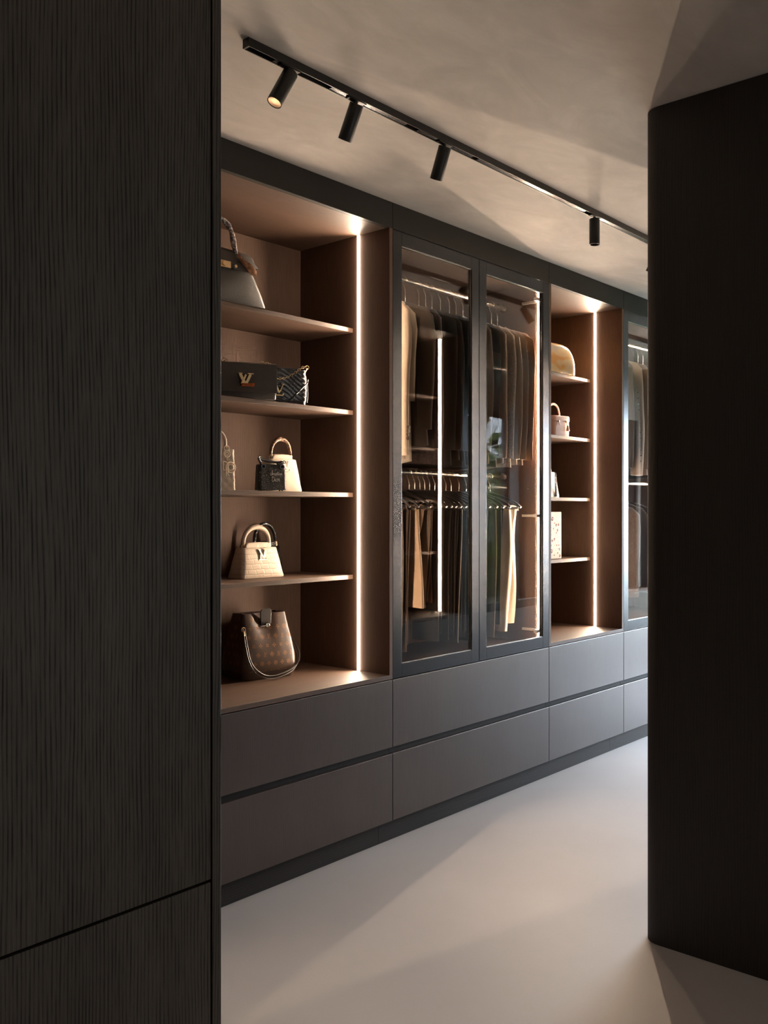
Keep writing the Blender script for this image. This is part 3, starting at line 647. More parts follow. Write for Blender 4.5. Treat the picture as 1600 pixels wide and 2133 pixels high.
for sx in (-1, 1): rg.tube(arc((sx * 0.038, -0.0245, 0.093), 0.008, 0, 360, 14)[:-1], 0.0024, 6, closed=True)
for k in range(4): rg.tube(arc((0.026 + 0.007 * k, -0.022, 0.106 + 0.002 * k), 0.005, 0, 360, 10)[:-1], 0.0015, 5, closed=True)
rg.build('ring', 'blk_smooth', t, smooth=True)
GL = {'c': ([[(.8, .85), (.45, 1), (.1, .6), (.25, .1), (.6, 0), (1, .3)]], 1.0), 'h': ([[(0, .2), (.25, 1.9), (.45, 1.9), (.2, 0), (.45, .8), (.7, .8), (.75, .1), (1, .2)]], 1.0),
      'r': ([[(0, .2), (.3, .95), (.35, .75), (.6, .8), (.55, .1), (.9, .2)]], .85), 'i': ([[(0, .2), (.25, .9), (.25, .1), (.55, .25)], [(.3, 1.25), (.35, 1.35)]], .5),
      's': ([[(0, .2), (.4, 1), (.65, .4), (.45, 0), (.1, .1), (.8, .3)]], .8), 't': ([[(0, .2), (.35, 1.6), (.3, .1), (.65, .2)], [(.05, 1.1), (.65, 1.2)]], .6),
      'a': ([[(.75, .85), (.3, .9), (.1, .4), (.35, 0), (.75, .7), (.75, .1), (1, .2)]], 1.0), 'n': ([[(0, .2), (.15, .9), (.2, 0), (.5, .9), (.7, .7), (.75, .1), (1, .15)]], 1.0),
      'D': ([[(.25, 1.5), (.15, 0)], [(-.1, 1.3), (.35, 1.65), (.95, 1.3), (1.0, .5), (.5, 0), (-.05, .05)]], 1.2), 'o': ([[(.5, .95), (.15, .6), (.3, .05), (.75, .2), (.75, .75), (.45, .95), (.9, .9)]], .95)}
wr = MB()
def write(text, x0, z0, sz, y):
    x = x0
    for c in text:
        polys, adv = GL[c]
        for pl in polys:
            P = [Vector((x + px * sz * .8, y, z0 + pz * sz)) for px, pz in pl]; Q = []
            for i in range(len(P) - 1):
                for k in range(4):
                    p0, p1, p2, p3 = P[max(i - 1, 0)], P[i], P[i + 1], P[min(i + 2, len(P) - 1)]; u = k / 4
                    Q.append(0.5 * ((2 * p1) + (p2 - p0) * u + (2 * p0 - 5 * p1 + 4 * p2 - p3) * u * u + (3 * p1 - p0 - 3 * p2 + p3) * u ** 3))
            Q.append(P[-1]); wr.tube(Q, 0.00085, 5)
        x += adv * sz * .8
write('christian', -0.012, 0.060, 0.0088, -0.0262); write('Dior', -0.004, 0.036, 0.0115, -0.0268)
wr.build('lettering', 'bead_white', t, smooth=True)

# bucket bag with tan print
t = thing('handbag', 'large brown bucket bag with tan monogram print, on the base board', 'handbag', (2.480, 2.853, Z_C1 + 0.0008), -9)
BW, BH, BD = 0.245, 0.255, 0.185
prof = [(0.0, .93, .88), (0.012, .985, .96), (0.05, 1.03, 1.0), (0.10, 1.0, .95), (0.15, .945, .82), (0.20, .89, .64), (0.255, .84, .46)]
def bring(q, kw, kd, n=5):
    z = q; ring = []
    for (x, y, zz) in rr(BW * kw, BD * kd, 0.03 - 0.018 * q / BH, z, n, k=10):
        tt = q / BH
        if abs(x) > BW * kw / 2 - 0.012: x -= math.copysign(0.020 * tt * (1 - min(1, abs(y) / (BD * kd / 2))), x)   # gusset pinched in
        if y < 0: y -= 0.010 * math.sin(math.pi * min(1, tt * 1.1)) * (1 - (x / (BW * kw / 2)) ** 2) - 0.022 * tt ** 3 * max(0, 1 - ((x + 0.01) / 0.05) ** 2)
        ring.append((x, y, zz))
    return ring
outer = [bring(*p) for p in prof]
inner = [[(x * .96, y * .9, z) for x, y, z in bring(*prof[-1])], [(x * .94, y * .85, z - 0.10) for x, y, z in bring(0.255, .86, .5)]]
body = MB().loft(outer + inner); body.build('body', 'brown_canvas', t, smooth=True)
MB().loft([[(x * 1.012, y * 1.012, z) for x, y, z in bring(*prof[0])], [(x * 1.012, y * 1.012, z) for x, y, z in bring(.02, 1.0, .98)], [(x * 1.008, y * 1.008, z) for x, y, z in bring(.034, 1.02, .995)]]).build('base_trim', 'brown_lea', t, smooth=True)
def lerp_prof(z):
    for (a, b_) in zip(prof, prof[1:]):
        if a[0] <= z <= b_[0]:
            u = (z - a[0]) / (b_[0] - a[0]); return a[1] + (b_[1] - a[1]) * u, a[2] + (b_[2] - a[2]) * u
    return prof[-1][1:]
def front(x, z):
    kw, kd = lerp_prof(z); tt = z / BH
    return Vector((x, -BD * kd / 2 - 0.010 * math.sin(math.pi * min(1, tt * 1.1)) * (1 - (x / (BW * kw / 2)) ** 2) + 0.022 * tt ** 3 * max(0, 1 - ((x + 0.01) / 0.05) ** 2), z))
def side(y, z):
    kw, kd = lerp_prof(z); tt = z / BH
    return Vector((-BW * kw / 2 + 0.020 * tt * (1 - min(1, abs(y) / (BD * kd / 2))), y, z))
dec = MB()
def decal(surf, cu, cz, polys, sc_, off):
    for pl in polys:
        vs = []
        for px, pz in pl:
            z = min(0.253, max(0.01, cz + pz * sc_)); u = cu + px * sc_
            p = surf(u, z); du = surf(u + .002, z) - p; dz = surf(u, min(0.254, z + .002)) - surf(u, min(.254, z + .002) - .002)
            nrm = du.cross(dz).normalized()
            if nrm.dot(off) < 0: nrm = -nrm
            vs.append(p + nrm * 0.0008)
        dec.add(vs, [tuple(range(len(vs)))])
def petal4(ang, r1=1.0, r0=.28):
    out = []
    for k in range(4):
        a = R(ang + 90 * k); c, s_ = math.cos(a), math.sin(a)
        out.append([(r0 * .3 * c - .0 * s_, r0 * .3 * s_), (.62 * r1 * c + .30 * s_, .62 * r1 * s_ - .30 * c), (r1 * c, r1 * s_), (.62 * r1 * c - .30 * s_, .62 * r1 * s_ + .30 * c)])
    return out
def seg(x0, z0, x1, z1, wd):
    d = Vector((x1 - x0, z1 - z0)).normalized(); p = Vector((-d.y, d.x)) * wd / 2
    return [(x0 + p.x, z0 + p.y), (x0 - p.x, z0 - p.y), (x1 - p.x, z1 - p.y), (x1 + p.x, z1 + p.y)]
flower = petal4(45); star = petal4(0, 1.1)
circ = [seg(.95 * math.cos(R(a)), .95 * math.sin(R(a)), .95 * math.cos(R(a + 45)), .95 * math.sin(R(a + 45)), .22) for a in range(0, 360, 45)] + petal4(45, .6)
diam = [seg(1.1, 0, 0, 1.1, .2), seg(0, 1.1, -1.1, 0, .2), seg(-1.1, 0, 0, -1.1, .2), seg(0, -1.1, 1.1, 0, .2)] + petal4(0, .6)
LVp = [seg(-.46, .15, -.66, -.8, .2), seg(-.9, -.88, .75, -.88, .18), seg(-.35, .95, .16, -.42, .28), seg(.16, -.42, .75, .95, .14), seg(-.6, .95, -.05, .95, .12), seg(.45, .95, .95, .95, .12)]
rows = [(LVp, diam), (star, circ), (diam, LVp), (flower, star)]
for i in range(7):
    z = 0.030 + 0.034 * i
    for j in range(-4, 5):
        x = j * 0.031 + (0.0155 if i % 2 else 0); kw, kd = lerp_prof(z)
        if abs(x) < BW * kw / 2 - 0.020: decal(front, x, z, rows[i % 4][(j + i) % 2], 0.0084, Vector((0, -1, 0)))
        y = j * 0.031 + (0.0155 if i % 2 else 0)
        if abs(y) < BD * kd / 2 - 0.022: decal(side, y, z, rows[(i + 1) % 4][j % 2], 0.0084, Vector((-1, 0, 0)))
dec.build('monogram_print', 'print_tan', t, kind='stuff', fix=False)
cp = MB(); cp.prism([(-.022, .19), (-.024, .262), (-.018, .272), (.018, .274), (.026, .264), (.024, .205), (.012, .186), (-.010, .182)], 'y', -0.052, -0.047)
cp.build('closing_tab', 'blk_smooth', t, bevel=0.001)
ey = MB(); ey.tube(arc((0.006, -0.056, 0.208), 0.0075, 0, 360, 16)[:-1], 0.0025, 8, closed=True); ey.build('eyelet', 'chrome', t, smooth=True)
MB().tube([(-0.045, -0.066, 0.212), (-0.04, -0.070, 0.206), (-0.02, -0.066, 0.207), (0.004, -0.058, 0.207)], 0.0022, 8).build('drawstring', 'brown_lea', t, smooth=True)
sb = MB()
for k, (dx, dz) in enumerate(((0, 0), (0.008, 0.010))):
    P = [(-0.112 + dx, -0.062, 0.205), (-0.118 + dx, -0.088, 0.150), (-0.112 + dx, -0.108, 0.080), (-0.085 + dx, -0.120, 0.030 + dz), (-0.03, -0.126, 0.0085 + dz), (0.04, -0.122, 0.014 + dz), (0.105 + dx, -0.100, 0.034 + dz), (0.138 + dx, -0.070, 0.070 + dz), (0.140 + dx, -0.04, 0.110 + dz), (0.118, -0.02, 0.160)]
    Q = []
    for i in range(len(P) - 1):
        p0, p1, p2, p3 = (Vector(P[max(0, min(len(P) - 1, i + o_))]) for o_ in (-1, 0, 1, 2))
        for u in (0, .25, .5, .75): Q.append(0.5 * (2 * p1 + (p2 - p0) * u + (2 * p0 - 5 * p1 + 4 * p2 - p3) * u * u + (3 * p1 - p0 - 3 * p2 + p3) * u ** 3))
    sb.tube(Q, 0.0042, 8, flat=0.5)
sb.build('shoulder_strap', 'blk_smooth', t, smooth=True)
bk = MB(); bk.tube(arc((-0.112, -0.066, 0.200), 0.008, 0, 360, 12)[:-1], 0.002, 6, closed=True); bk.tube([(-0.113, -0.070, 0.192), (-0.115, -0.078, 0.176)], 0.0035, 8); bk.build('strap_clip', 'gold', t, smooth=True)

# unit 3: narrow shelves
t = thing('handbag', 'glossy amber dome-shaped bag on the top narrow shelf', 'handbag', (4.500, 2.735, SHELF[0] + 0.0008), -6)
dm = []
for q in range(15):
    a = q / 14; z = 0.172 * math.sin(a * math.pi / 2); k = max(.12, math.cos(a * math.pi / 2) ** 0.62)
    dm.append(rr(0.36 * (0.96 + .04 * math.sin(a * 3)) * k ** .85, 0.150 * k ** .9 + .012, 0.06 * k + .004, z, 5, k=4))
MB().loft(dm).build('body', 'amber', t, smooth=True)
t = thing('vanity_case', 'powder pink box-shaped vanity bag with top handle and tassel', 'handbag', (4.545, 2.735, SHELF[1] + 0.0008), -8)
MB().loft([rr(0.160, 0.118, .03, 0, 4), rr(0.162, 0.120, .032, 0.004, 4), rr(0.162, 0.120, .032, 0.079, 4)]).build('body', 'pink_lea', t, smooth=True)
MB().loft([rr(0.166, 0.124, .034, 0.080, 4), rr(0.168, 0.126, .034, 0.084, 4), rr(0.168, 0.126, .034, 0.106, 4), rr(0.162, 0.120, .032, 0.110, 4)]).build('lid', 'pink_lea', t, smooth=True)
MB().tube([(-0.052, 0, 0.108), (-0.050, 0, 0.130)] + arc((0, 0, 0.135), 0.046, 170, 10, 12) + [(0.050, 0, 0.130), (0.052, 0, 0.108)], 0.007, 10, flat=0.6).build('handle', 'pink_lea', t, smooth=True)
hw = MB()
for x in (-0.035, 0.030): hw.sphere((x, -0.066, 0.078), 0.006, 8); hw.tube([(x, -0.067, 0.074), (x + .004, -0.070, 0.056)], 0.0022, 6)
hw.build('zip_pull', 'rose_gold', t, smooth=True)
MB().lathe([(0.002, 0.062), (0.006, 0.058), (0.006, 0.052), (0.010, 0.030), (0.0005, 0.030)], 12, (0.036, -0.072, -0.004)).build('tassel', 'pink_lea', t, smooth=True)
t = capucine('cream bag with a strip of crocodile at its end, on the third narrow shelf', (4.455, 2.735, SHELF[2] + 0.0008), 4, 0.190, 0.140, 0.090, 'cream_lea', 'pink_lea', False, 0.055, 0.0075)
MB().prism([(0.028, 0.004), (0.048, 0.004), (0.038, 0.137), (0.026, 0.137)], 'y', -0.05, -0.0465).build('croc_strip', 'blk_croc', t)
t = thing('floral_box', 'tall white box printed with dark red roses, on the lowest narrow shelf', 'box', (4.440, 2.745, SHELF[3] + 0.0008), -3)
B(-0.125, 0.125, -0.045, 0.045, 0, 0.262).build('body', 'white_print', t, bevel=0.004)
fp = MB(); rng = random.Random(5)
def rose(cx, cz, r):
    for k in range(3):
        rr_ = r * (1 - k * .3)
        for a in range(0, 360, 45):
            a0, a1 = R(a + k * 25), R(a + k * 25 + 39)
            fp.add([(cx + rr_ * math.cos(a0), -0.0456, cz + rr_ * math.sin(a0)), (cx + rr_ * math.cos(a1), -0.0456, cz + rr_ * math.sin(a1)), (cx + rr_ * .74 * math.cos(a1), -0.0456, cz + rr_ * .74 * math.sin(a1)), (cx + rr_ * .74 * math.cos(a0), -0.0456, cz + rr_ * .74 * math.sin(a0))], [(0, 1, 2, 3)])
def leaflet(cx, cz, a, r):
    c, s_ = math.cos(a), math.sin(a); fp.add([(cx, -0.0456, cz), (cx + r * .5 * c - r * .28 * s_, -0.0456, cz + r * .5 * s_ + r * .28 * c), (cx + r * c, -0.0456, cz + r * s_), (cx + r * .5 * c + r * .28 * s_, -0.0456, cz + r * .5 * s_ - r * .28 * c)], [(0, 1, 2, 3)])
spots_ = []
for k in range(1100):
    x, z, r = rng.uniform(-.112, .112), rng.uniform(.016, .246), rng.choice((.013, .009, .006, .004, .003))
    if all((x - a) ** 2 + (z - c) ** 2 > (r + q + .003) ** 2 for a, c, q in spots_): spots_.append((x, z, r))
for x, z, r in spots_:
    if r >= .006: rose(x, z, r * .9)
    for k in range(3): leaflet(x, z, rng.uniform(0, 6.28), r * 1.1)
fp.build('floral_print', 'rose_print', t, kind='stuff', fix=False)

# ================================================================== clothes on the rails
M['hanger_black'] = simple('black_hanger_wood', (0.020, 0.016, 0.014), 0.35, 0, 0.5, 60, 0.15)
M['button'] = simple('dark_horn_button', (0.025, 0.016, 0.012), 0.25, 0, 0.6, 90, 0.3)
M['seam_light'] = simple('pale_piping', (0.62, 0.52, 0.40), 0.6, 0, 0.3, 80, 0.1)
CL = {}
def cloth(name, col, **k):
    if name not in CL: M['cloth_' + name] = fabric('cloth_' + name, col, **k); CL[name] = 1
    return 'cloth_' + name
cloth('beige', (0.44, 0.34, 0.255), weave=700, bstr=0.12); cloth('taupe', (0.105, 0.082, 0.063)); cloth('black', (0.022, 0.019, 0.017)); cloth('espresso', (0.050, 0.032, 0.024))
cloth('mottled', (0.075, 0.050, 0.046), col2=(0.016, 0.012, 0.012), weave=60); cloth('tweed', (0.55, 0.475, 0.40), col2=(0.15, 0.125, 0.10), weave=260, bstr=0.6)
cloth('greige', (0.46, 0.375, 0.30), weave=600); cloth('mushroom', (0.38, 0.30, 0.235), weave=500); cloth('cocoa', (0.16, 0.115, 0.085), weave=500)
cloth('amber_brown', (0.33, 0.19, 0.095), weave=500); cloth('cream', (0.66, 0.575, 0.46), weave=600); cloth('tan', (0.56, 0.39, 0.26), weave=700); cloth('rust', (0.20, 0.085, 0.042)); cloth('charcoal', (0.060, 0.055, 0.050)); cloth('brown_tweed', (0.12, 0.085, 0.068), col2=(0.04, 0.028, 0.022), weave=200, bstr=0.6)
cloth('oat', (0.60, 0.48, 0.38), weave=300, bstr=0.4)

def hanger(label, x, y, z, hw=0.205, bar=False, group=None, cat='hanger'):
    """a wooden hanger hooked over a rail whose axis is at (x, y, z) and runs along X"""
    t = thing('coat_hanger', label, cat, (x, y, z), 0, group)
    rr_ = 0.0158; drop = 0.0 if bar else 0.032
    P = [(0, rr_ * math.cos(R(a)), rr_ * math.sin(R(a))) for a in range(205, -31, -15)]
    P = [(0, -0.0155, -0.012)] + P[1:] if False else P
    P += [(0, 0.012, -0.022), (0, 0.004, -0.034), (0, 0.0, -0.046), (0, 0.0, -0.088 - drop)]; P[-1] = (0, 0, -0.088 - drop)
    if not bar: hw = min(hw, 0.096)
    MB().tube(P, 0.0025, 8).build('hook', 'chrome', t, smooth=True)
    arm = []
    for i in range(17):
        q = -1 + i / 8; arm.append((0, q * hw, -0.088 - drop - 0.058 * abs(q) ** 1.25 - (0.012 * max(0, abs(q) - .85) / .15)))
    MB().tube(arm, [(0.0075 + 0.0065 * (1 - abs(-1 + i / 8))) * (1 if bar else .45) for i in range(17)], 10, flat=0.72 if bar else 1.9, up=(1, 0, 0)).build('body', 'hanger_black', t, smooth=True)
    if bar:
        bb = MB(); bb.tube([(0, -hw * .90, -0.160), (0, hw * .90, -0.160)], 0.0045, 8)
        for sy in (-1, 1): bb.tube([(0, sy * hw * .90, -0.135), (0, sy * hw * .90, -0.164)], 0.0040, 8)
        bb.build('trouser_bar', 'hanger_black', t, smooth=True)
    return t

def jacket(label, x, y, z, cl, length=0.80, th=0.05, sleeve=0.62, sw=0.215, cat='jacket', collar=None, lapel=None, buttons=0, seed=0, name='jacket', hem=1.0, sleeve_lab=None):
    t = thing(name, label, cat, (x, y, z - 0.022)); rg = random.Random(seed); sw = min(sw, 0.187)
    b = th / 2; fold = [rg.uniform(0, 6.28) for _ in range(4)]
    lv = [(-0.100, .060, .75), (-0.112, .105, .9), (-0.132, sw * .80, 1.0), (-0.156, sw * .96, 1.0), (-0.180, sw, 1.0), (-0.24, sw * .985, 1.05)]
    n = 9; length = min(length, 0.815)
    for i in range(1, n + 1):
        q = i / n; lv.append((-0.24 - (length - 0.24) * q, sw * (.985 - .06 * math.sin(math.pi * q) + 0.04 * q * hem), 1.05 - .1 * q))
    rings = []
    for zz, a, k in lv:
        ring = []
        for i in range(32):
            an = 2 * math.pi * i / 32; c, s_ = math.cos(an), math.sin(an)
            yy = a * math.copysign(abs(c) ** .75, c); xx = b * k * math.copysign(abs(s_) ** .7, s_)
            q = min(1, max(0, (-zz - .2) / .5))
            xx += b * 0.26 * q * (math.sin(yy * 34 + fold[0] + zz * 3) + .5 * math.sin(yy * 71 + fold[1])) 
            ring.append((xx, yy, zz + 0.006 * math.sin(yy * 20 + fold[2]) * q))
        rings.append(ring)
    MB().loft(rings, cap0=False, cap1=False).build('body', cl, t, smooth=True)
    # inside of the hem
    for sy in (-1, 1):
        P = [(0, sy * (sw - .078), -0.136), (0, sy * (sw - .062), -0.146), (0, sy * (sw - .038), -0.160)]; rad = [0.010, 0.024, 0.034]
        for i in range(13):
            q = i / 12; P.append((b * .25 * math.sin(q * 5 + fold[3]), sy * (sw - .020 + 0.018 * math.sin(q * 1.9) - 0.014 * q), -0.185 - (sleeve - .035) * q))
            rad.append((0.050 - 0.012 * q) * (0.86 + .14 * min(1, q * 6)) * (1 + 0.022 * math.sin(q * 13 + fold[1])))
        MB().tube(P, rad, 14, flat=min(0.9, th * .5 / 0.052), up=(0, 1, 0)).build('sleeve', cl, t, smooth=True)
        if buttons and sy < 0:
            for k in range(buttons):
                p = P[-3]; zz = p[2] + 0.016 - 0.0155 * k
                MB().tube([(p[0] + .004, p[1] - 0.036, zz), (p[0] + .004, p[1] - 0.0465, zz)], 0.0075, 14).build('button', 'button', t, smooth=True)
    if collar:
        ck = MB()
        for sy in (-1, 1):
            ck.add([(-b * .55, sy * .004, -0.175), (-b * 1.06, sy * .050, -0.150), (-b * .80, sy * .070, -0.116), (-b * .60, sy * .058, -0.090), (-b * .62, sy * .048, -0.098), (-b * .75, sy * .030, -0.125)], [(0, 1, 2, 3, 4, 5)])
        ck.loft([[(.55 * b + .012 * math.cos(a) * 0, .062 * math.cos(R(q)), -0.112 + h * (0.35 + 0.65 * math.sin(R(q)))) for q in range(0, 181, 20)] for h, a in ((0, 0), (.030, 0))], False, False, closed=False)
        o = ck.build('collar', collar, t, smooth=True, fix=False); md = o.modifiers.new('thick', 'SOLIDIFY'); md.thickness = 0.004
    if lapel:
        lp = MB()
        for sy in (-1, 1):
            lp.add([(-b * 1.00, sy * .004, -0.42), (-b * 1.30, sy * .060, -0.23), (-b * 1.30, sy * .078, -0.205), (-b * 1.18, sy * .060, -0.185), (-b * 1.02, sy * .052, -0.13), (-b * .98, sy * .022, -0.20)], [(0, 1, 2, 3, 4, 5)])
        o = lp.build('lapel', lapel, t, fix=False); md = o.modifiers.new('thick', 'SOLIDIFY'); md.thickness = 0.003
    return t

def trousers(label, x, y, z, cl, top=-0.150, length=0.55, w0=0.10, w1=0.075, th=0.020, splay=0.0, seam=None, seed=0, cat='trousers', name='trousers'):
    """folded over the hanger bar: a front and a back fall, each a flattened tapering tube"""
    t = thing(name, label, cat, (x, y, z)); rg = random.Random(seed + 40)
    falls = []
    for k, (sx, yo, dl) in enumerate(((-1, -splay, 0.0), (1, splay, -0.03))):
        rings = []; f = rg.uniform(0, 6.28)
        for i in range(15):
            q = i / 14; zz = top - (length + dl) * q; a = w0 + (w1 - w0) * q; ring = []
            for j in range(24):
                an = 2 * math.pi * j / 24; c, s_ = math.cos(an), math.sin(an)
                yy = yo * q * 1.0 + a * math.copysign(abs(c) ** .8, c); xx = sx * th * .26 + th * .24 * math.copysign(abs(s_) ** .6, s_)
                xx += th * .20 * math.sin(yy * 45 + f + q * 2.0) * min(1, q * 3) + (th * .06 * math.sin(q * 5 + f))
                ring.append((xx, yy, zz + .010 * (c * splay * 12) * q))
            rings.append(ring)
        falls.append(rings); MB().loft(rings).build('leg', cl, t, smooth=True)
    sd = MB(); sd.loft([[(th * .5 * math.cos(R(a)) * .98, yy, top - 0.004 + 0.024 * math.sin(R(a))) for a in range(0, 181, 20)] for yy in (-w0 * .97, w0 * .97)], False, False, closed=False)
    o = sd.build('fold', cl, t, smooth=True, fix=False); md = o.modifiers.new('thick', 'SOLIDIFY'); md.thickness = 0.002
    if seam:
        sm = MB(); rings = falls[0]; sm.tube([(r[12][0] - .001, r[12][1] - .001, r[12][2]) for r in rings], 0.0016, 5); sm.build('piping', seam, t, smooth=True)
    return t

RY, RZ1, RZ2 = D + 0.254, 2.390, 1.519
ORD = ('first', 'second', 'third', 'fourth', 'fifth', 'sixth', 'seventh', 'eighth', 'ninth', 'tenth', 'eleventh', 'twelfth', 'thirteenth', 'fourteenth', 'fifteenth', 'sixteenth', 'seventeenth', 'eighteenth')
# upper rail behind the double doors: (x, cloth, thickness, sleeve, length, options, label)
UP = [
 (3.000, 'beige', .085, .64, .80, dict(buttons=4, lapel='cloth_beige', collar='cloth_beige', sw=.187), 'beige wool blazer with dark cuff buttons, at left end of the upper rail', 'blazer'),
 (3.095, 'cream', .055, .40, .835, dict(collar='cloth_cream', sw=.145), 'cream shirt with its hem showing below the beige blazer', 'shirt'),
 (3.165, 'taupe', .060, .52, .74, dict(sw=.215), 'taupe-grey wool jacket with a rounded elbow behind the beige blazer', 'jacket'),
 (3.235, 'mottled', .055, .60, .82, dict(lapel='cloth_mottled', sw=.195), 'dark mottled plum jacket, first of the dark garments in the left door', 'jacket'),
 (3.331, 'black', .042, .60, .86, dict(collar='cloth_black', lapel='cloth_espresso', sw=.195), 'black jacket with a dark brown lapel, second hook from left in the left door', 'jacket'),
 (3.383, 'espresso', .040, .60, .80, dict(sw=.19), 'espresso brown jacket on the third hook in the left door', 'jacket'),
 (3.430, 'black', .040, .60, .84, dict(collar='cloth_black', sw=.19), 'black jacket on the fourth hook in the left door', 'jacket'),
 (3.493, 'black', .055, .62, .88, dict(lapel='cloth_black', sw=.20), 'long black coat on the fifth hook, its sleeve over the mirrored light', 'coat'),
 (3.564, 'charcoal', .050, .60, .82, dict(collar='cloth_charcoal', sw=.20), 'charcoal jacket near the meeting of the two glass doors', 'jacket'),
 (3.615, 'greige', .042, .60, .80, dict(collar='cloth_greige', sw=.20), 'greige jacket with a pale shoulder just left of the door joint', 'jacket'),
 (3.672, 'black', .050, .62, .84, dict(sw=.20), 'black jacket hanging behind the door joint', 'jacket'),
 (3.735, 'mushroom', .055, .62, .80, dict(lapel='cloth_mushroom', sw=.205), 'mushroom brown coat, leftmost in the right glass door', 'coat'),
 (3.800, 'tweed', .060, .62, .82, dict(collar='cloth_tweed', sw=.21), 'grey speckled tweed jacket in the right glass door', 'jacket'),
 (3.862, 'greige', .050, .62, .80, dict(collar='cloth_greige', sw=.21), 'plain greige jacket right of the tweed jacket', 'jacket'),
 (3.915, 'mushroom', .045, .62, .80, dict(collar='cloth_mushroom', sw=.21), 'taupe jacket with a round shoulder, second from right on the upper rail', 'jacket'),
 (3.970, 'amber_brown', .050, .62, .72, dict(collar='cloth_mushroom', sw=.205), 'brown jacket with an amber-lit sleeve beside the light strip, rightmost on the upper rail', 'jacket'),
]
for i, (x, cl, th, sl, ln, kw, lab, cat) in enumerate(UP):
    jacket(lab, x, RY, RZ1, 'cloth_' + cl, ln, th * 0.93, sl, cat=cat, name=cat, seed=i, **kw)
    hanger('black steel-hooked hanger, %s from left on the upper rail behind the double doors' % ORD[i], x, RY, RZ1, 0.058 if cat == 'shirt' else 0.170)
LO = [
 (3.045, 'taupe', .030, .60, .105, .10, 0, None, 'dark taupe trousers, leftmost on the lower rail'),
 (3.105, 'espresso', .028, .62, .10, .085, 0, None, 'espresso trousers between the taupe and the tan pair'),
 (3.190, 'tan', .066, .43, .095, .060, .050, None, 'tan trousers with two crumpled legs, brightest in the left door'),
 (3.262, 'cocoa', .024, .44, .10, .07, 0, None, 'cocoa brown trousers right behind the tan pair'),
 (3.302, 'rust', .020, .42, .06, .05, .02, None, 'narrow rust brown trousers right of the cocoa pair'),
 (3.340, 'black', .026, .60, .10, .08, 0, None, 'black trousers right of the rust pair'),
 (3.375, 'cocoa', .026, .40, .08, .06, 0, None, 'short cocoa trousers left of the mirrored light strip'),
 (3.412, 'black', .026, .60, .10, .08, 0, None, 'black trousers behind the mirrored light strip'),
 (3.450, 'charcoal', .026, .58, .10, .08, 0, None, 'charcoal trousers just right of the mirrored light strip'),
 (3.492, 'black', .026, .62, .10, .08, 0, 'seam_light', 'black trousers with thin pale piping in the left door'),
 (3.535, 'espresso', .026, .60, .10, .08, 0, None, 'espresso trousers near the right edge of the left door'),
 (3.578, 'black', .026, .62, .10, .08, 0, 'seam_light', 'piped black trousers at the right edge of the left door'),
 (3.640, 'charcoal', .030, .62, .10, .08, 0, None, 'charcoal trousers behind the door joint'),
 (3.700, 'black', .034, .56, .10, .08, 0, 'seam_light', 'black trousers with pale piping, leftmost in the right door'),
 (3.755, 'charcoal', .034, .62, .11, .10, 0, 'seam_light', 'wide charcoal trousers with pale piping in the right door'),
 (3.812, 'black', .034, .56, .10, .08, .02, 'seam_light', 'black trousers with pale drawstring line left of the cream pair'),
 (3.902, 'cream', .110, .60, .105, .085, .012, None, 'wide cream trousers, palest on the lower rail'),
]
for i, (x, cl, th, ln, w0, w1, sp, sm, lab) in enumerate(LO):
    trousers(lab, x, RY - 0.035, RZ2, 'cloth_' + cl, -0.169, ln, w0, w1, th, sp, sm, i)
    hanger('black trouser hanger, %s from left on the lower rail behind the double doors' % ORD[i], x, RY, RZ2, 0.185, True)
# far glass wardrobe
FAR = [
 (5.060, 'black', .055, .62, .90, dict(sw=.20), 'long black dress, leftmost in the far wardrobe', 'dress'),
 (5.180, 'oat', .085, .66, .80, dict(collar='cloth_oat', sw=.205, buttons=0), 'oat beige cardigan with dark dots along its edge, in the far wardrobe', 'cardigan'),
 (5.290, 'mushroom', .06, .62, .80, dict(sw=.21), 'mushroom coat behind the oat cardigan in the far wardrobe', 'coat'),
 (5.400, 'black', .055, .62, .86, dict(sw=.20), 'black coat, first under the shiny hooks in the far wardrobe', 'coat'),
 (5.480, 'cocoa', .05, .62, .80, dict(sw=.20), 'cocoa coat, second under the shiny hooks in the far wardrobe', 'coat'),
 (5.550, 'taupe', .05, .62, .80, dict(sw=.20), 'taupe coat, third under the shiny hooks in the far wardrobe', 'coat'),
 (5.620, 'black', .05, .62, .80, dict(sw=.20), 'black coat beside the partition edge in the far wardrobe', 'coat'),
]
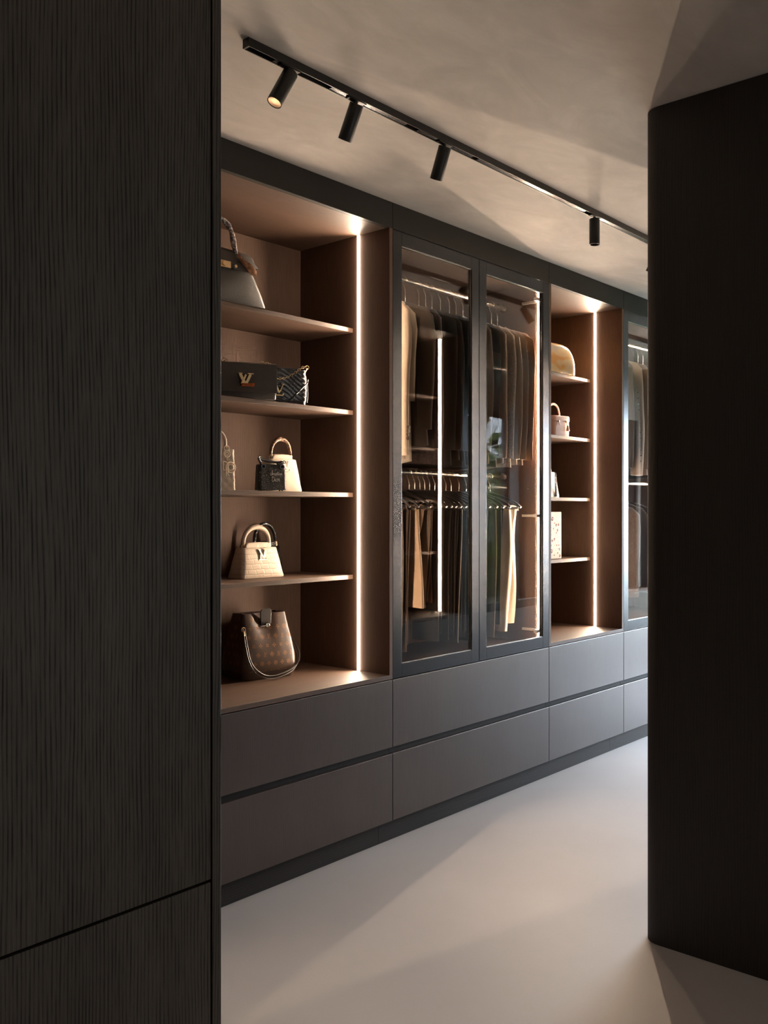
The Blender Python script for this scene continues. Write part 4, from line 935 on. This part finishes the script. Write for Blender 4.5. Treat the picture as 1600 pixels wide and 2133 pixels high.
for i, (x, cl, th, sl, ln, kw, lab, cat) in enumerate(FAR):
    t = jacket(lab, x, RY, RZ1, 'cloth_' + cl, ln, th * .93, sl, cat=cat, name=cat, seed=i + 30, **kw)
    if cl == 'oat':
        dt = MB()
        for k in range(16): dt.sphere((-0.036 + 0.004 * math.sin(k), -0.188 - 0.028 * math.sin(1.9 * k / 16), -0.22 - 0.034 * k), 0.0042, 6)
        dt.build('dots', 'button', t, kind='stuff')
    hanger('black steel-hooked hanger, %s from left on the upper rail of the far wardrobe' % ORD[i], x, RY, RZ1, 0.170)
FARLO = [(5.130, 'brown_tweed', .08, .60, .62, dict(lapel='cloth_brown_tweed', sw=.205), 'brown speckled tweed coat on the lower rail of the far wardrobe', 'coat'),
 (5.260, 'espresso', .06, .58, .60, dict(sw=.20), 'espresso jacket on the lower rail of the far wardrobe', 'jacket'),
 (5.380, 'black', .06, .58, .66, dict(sw=.20), 'black jacket on the lower rail of the far wardrobe', 'jacket')]
for i, (x, cl, th, sl, ln, kw, lab, cat) in enumerate(FARLO):
    jacket(lab, x, RY, RZ2, 'cloth_' + cl, ln, th * .93, sl * .85, cat=cat, name=cat, seed=i + 50, **kw)
    hanger('black steel-hooked hanger, %s from left on the lower rail of the far wardrobe' % ORD[i], x, RY, RZ2, 0.170)
# beige belt hung over the lower rail of the far wardrobe
t = thing('belt', 'broad beige belt with dark eyelets looped in the far wardrobe', 'belt', (5.00, D + 0.125, 1.30))
MB().tube([(0.0, 0.16, 0.15), (-0.02, 0.08, 0.13), (-0.03, 0.0, 0.08), (-0.02, -0.035, 0.03), (0.015, -0.04, 0.0), (0.05, -0.02, 0.02), (0.075, 0.02, 0.075), (0.085, 0.07, 0.13)], 0.024, 8, flat=0.14, up=(0, 0, 1)).build('strap', 'beige_lea', t, smooth=True)
ey = MB()
for k, p in enumerate(((0.030, -0.036, 0.008), (0.050, -0.026, 0.024), (0.068, 0.0, 0.050))): ey.sphere(p, 0.006, 8)
ey.build('eyelet', 'button', t, kind='stuff')
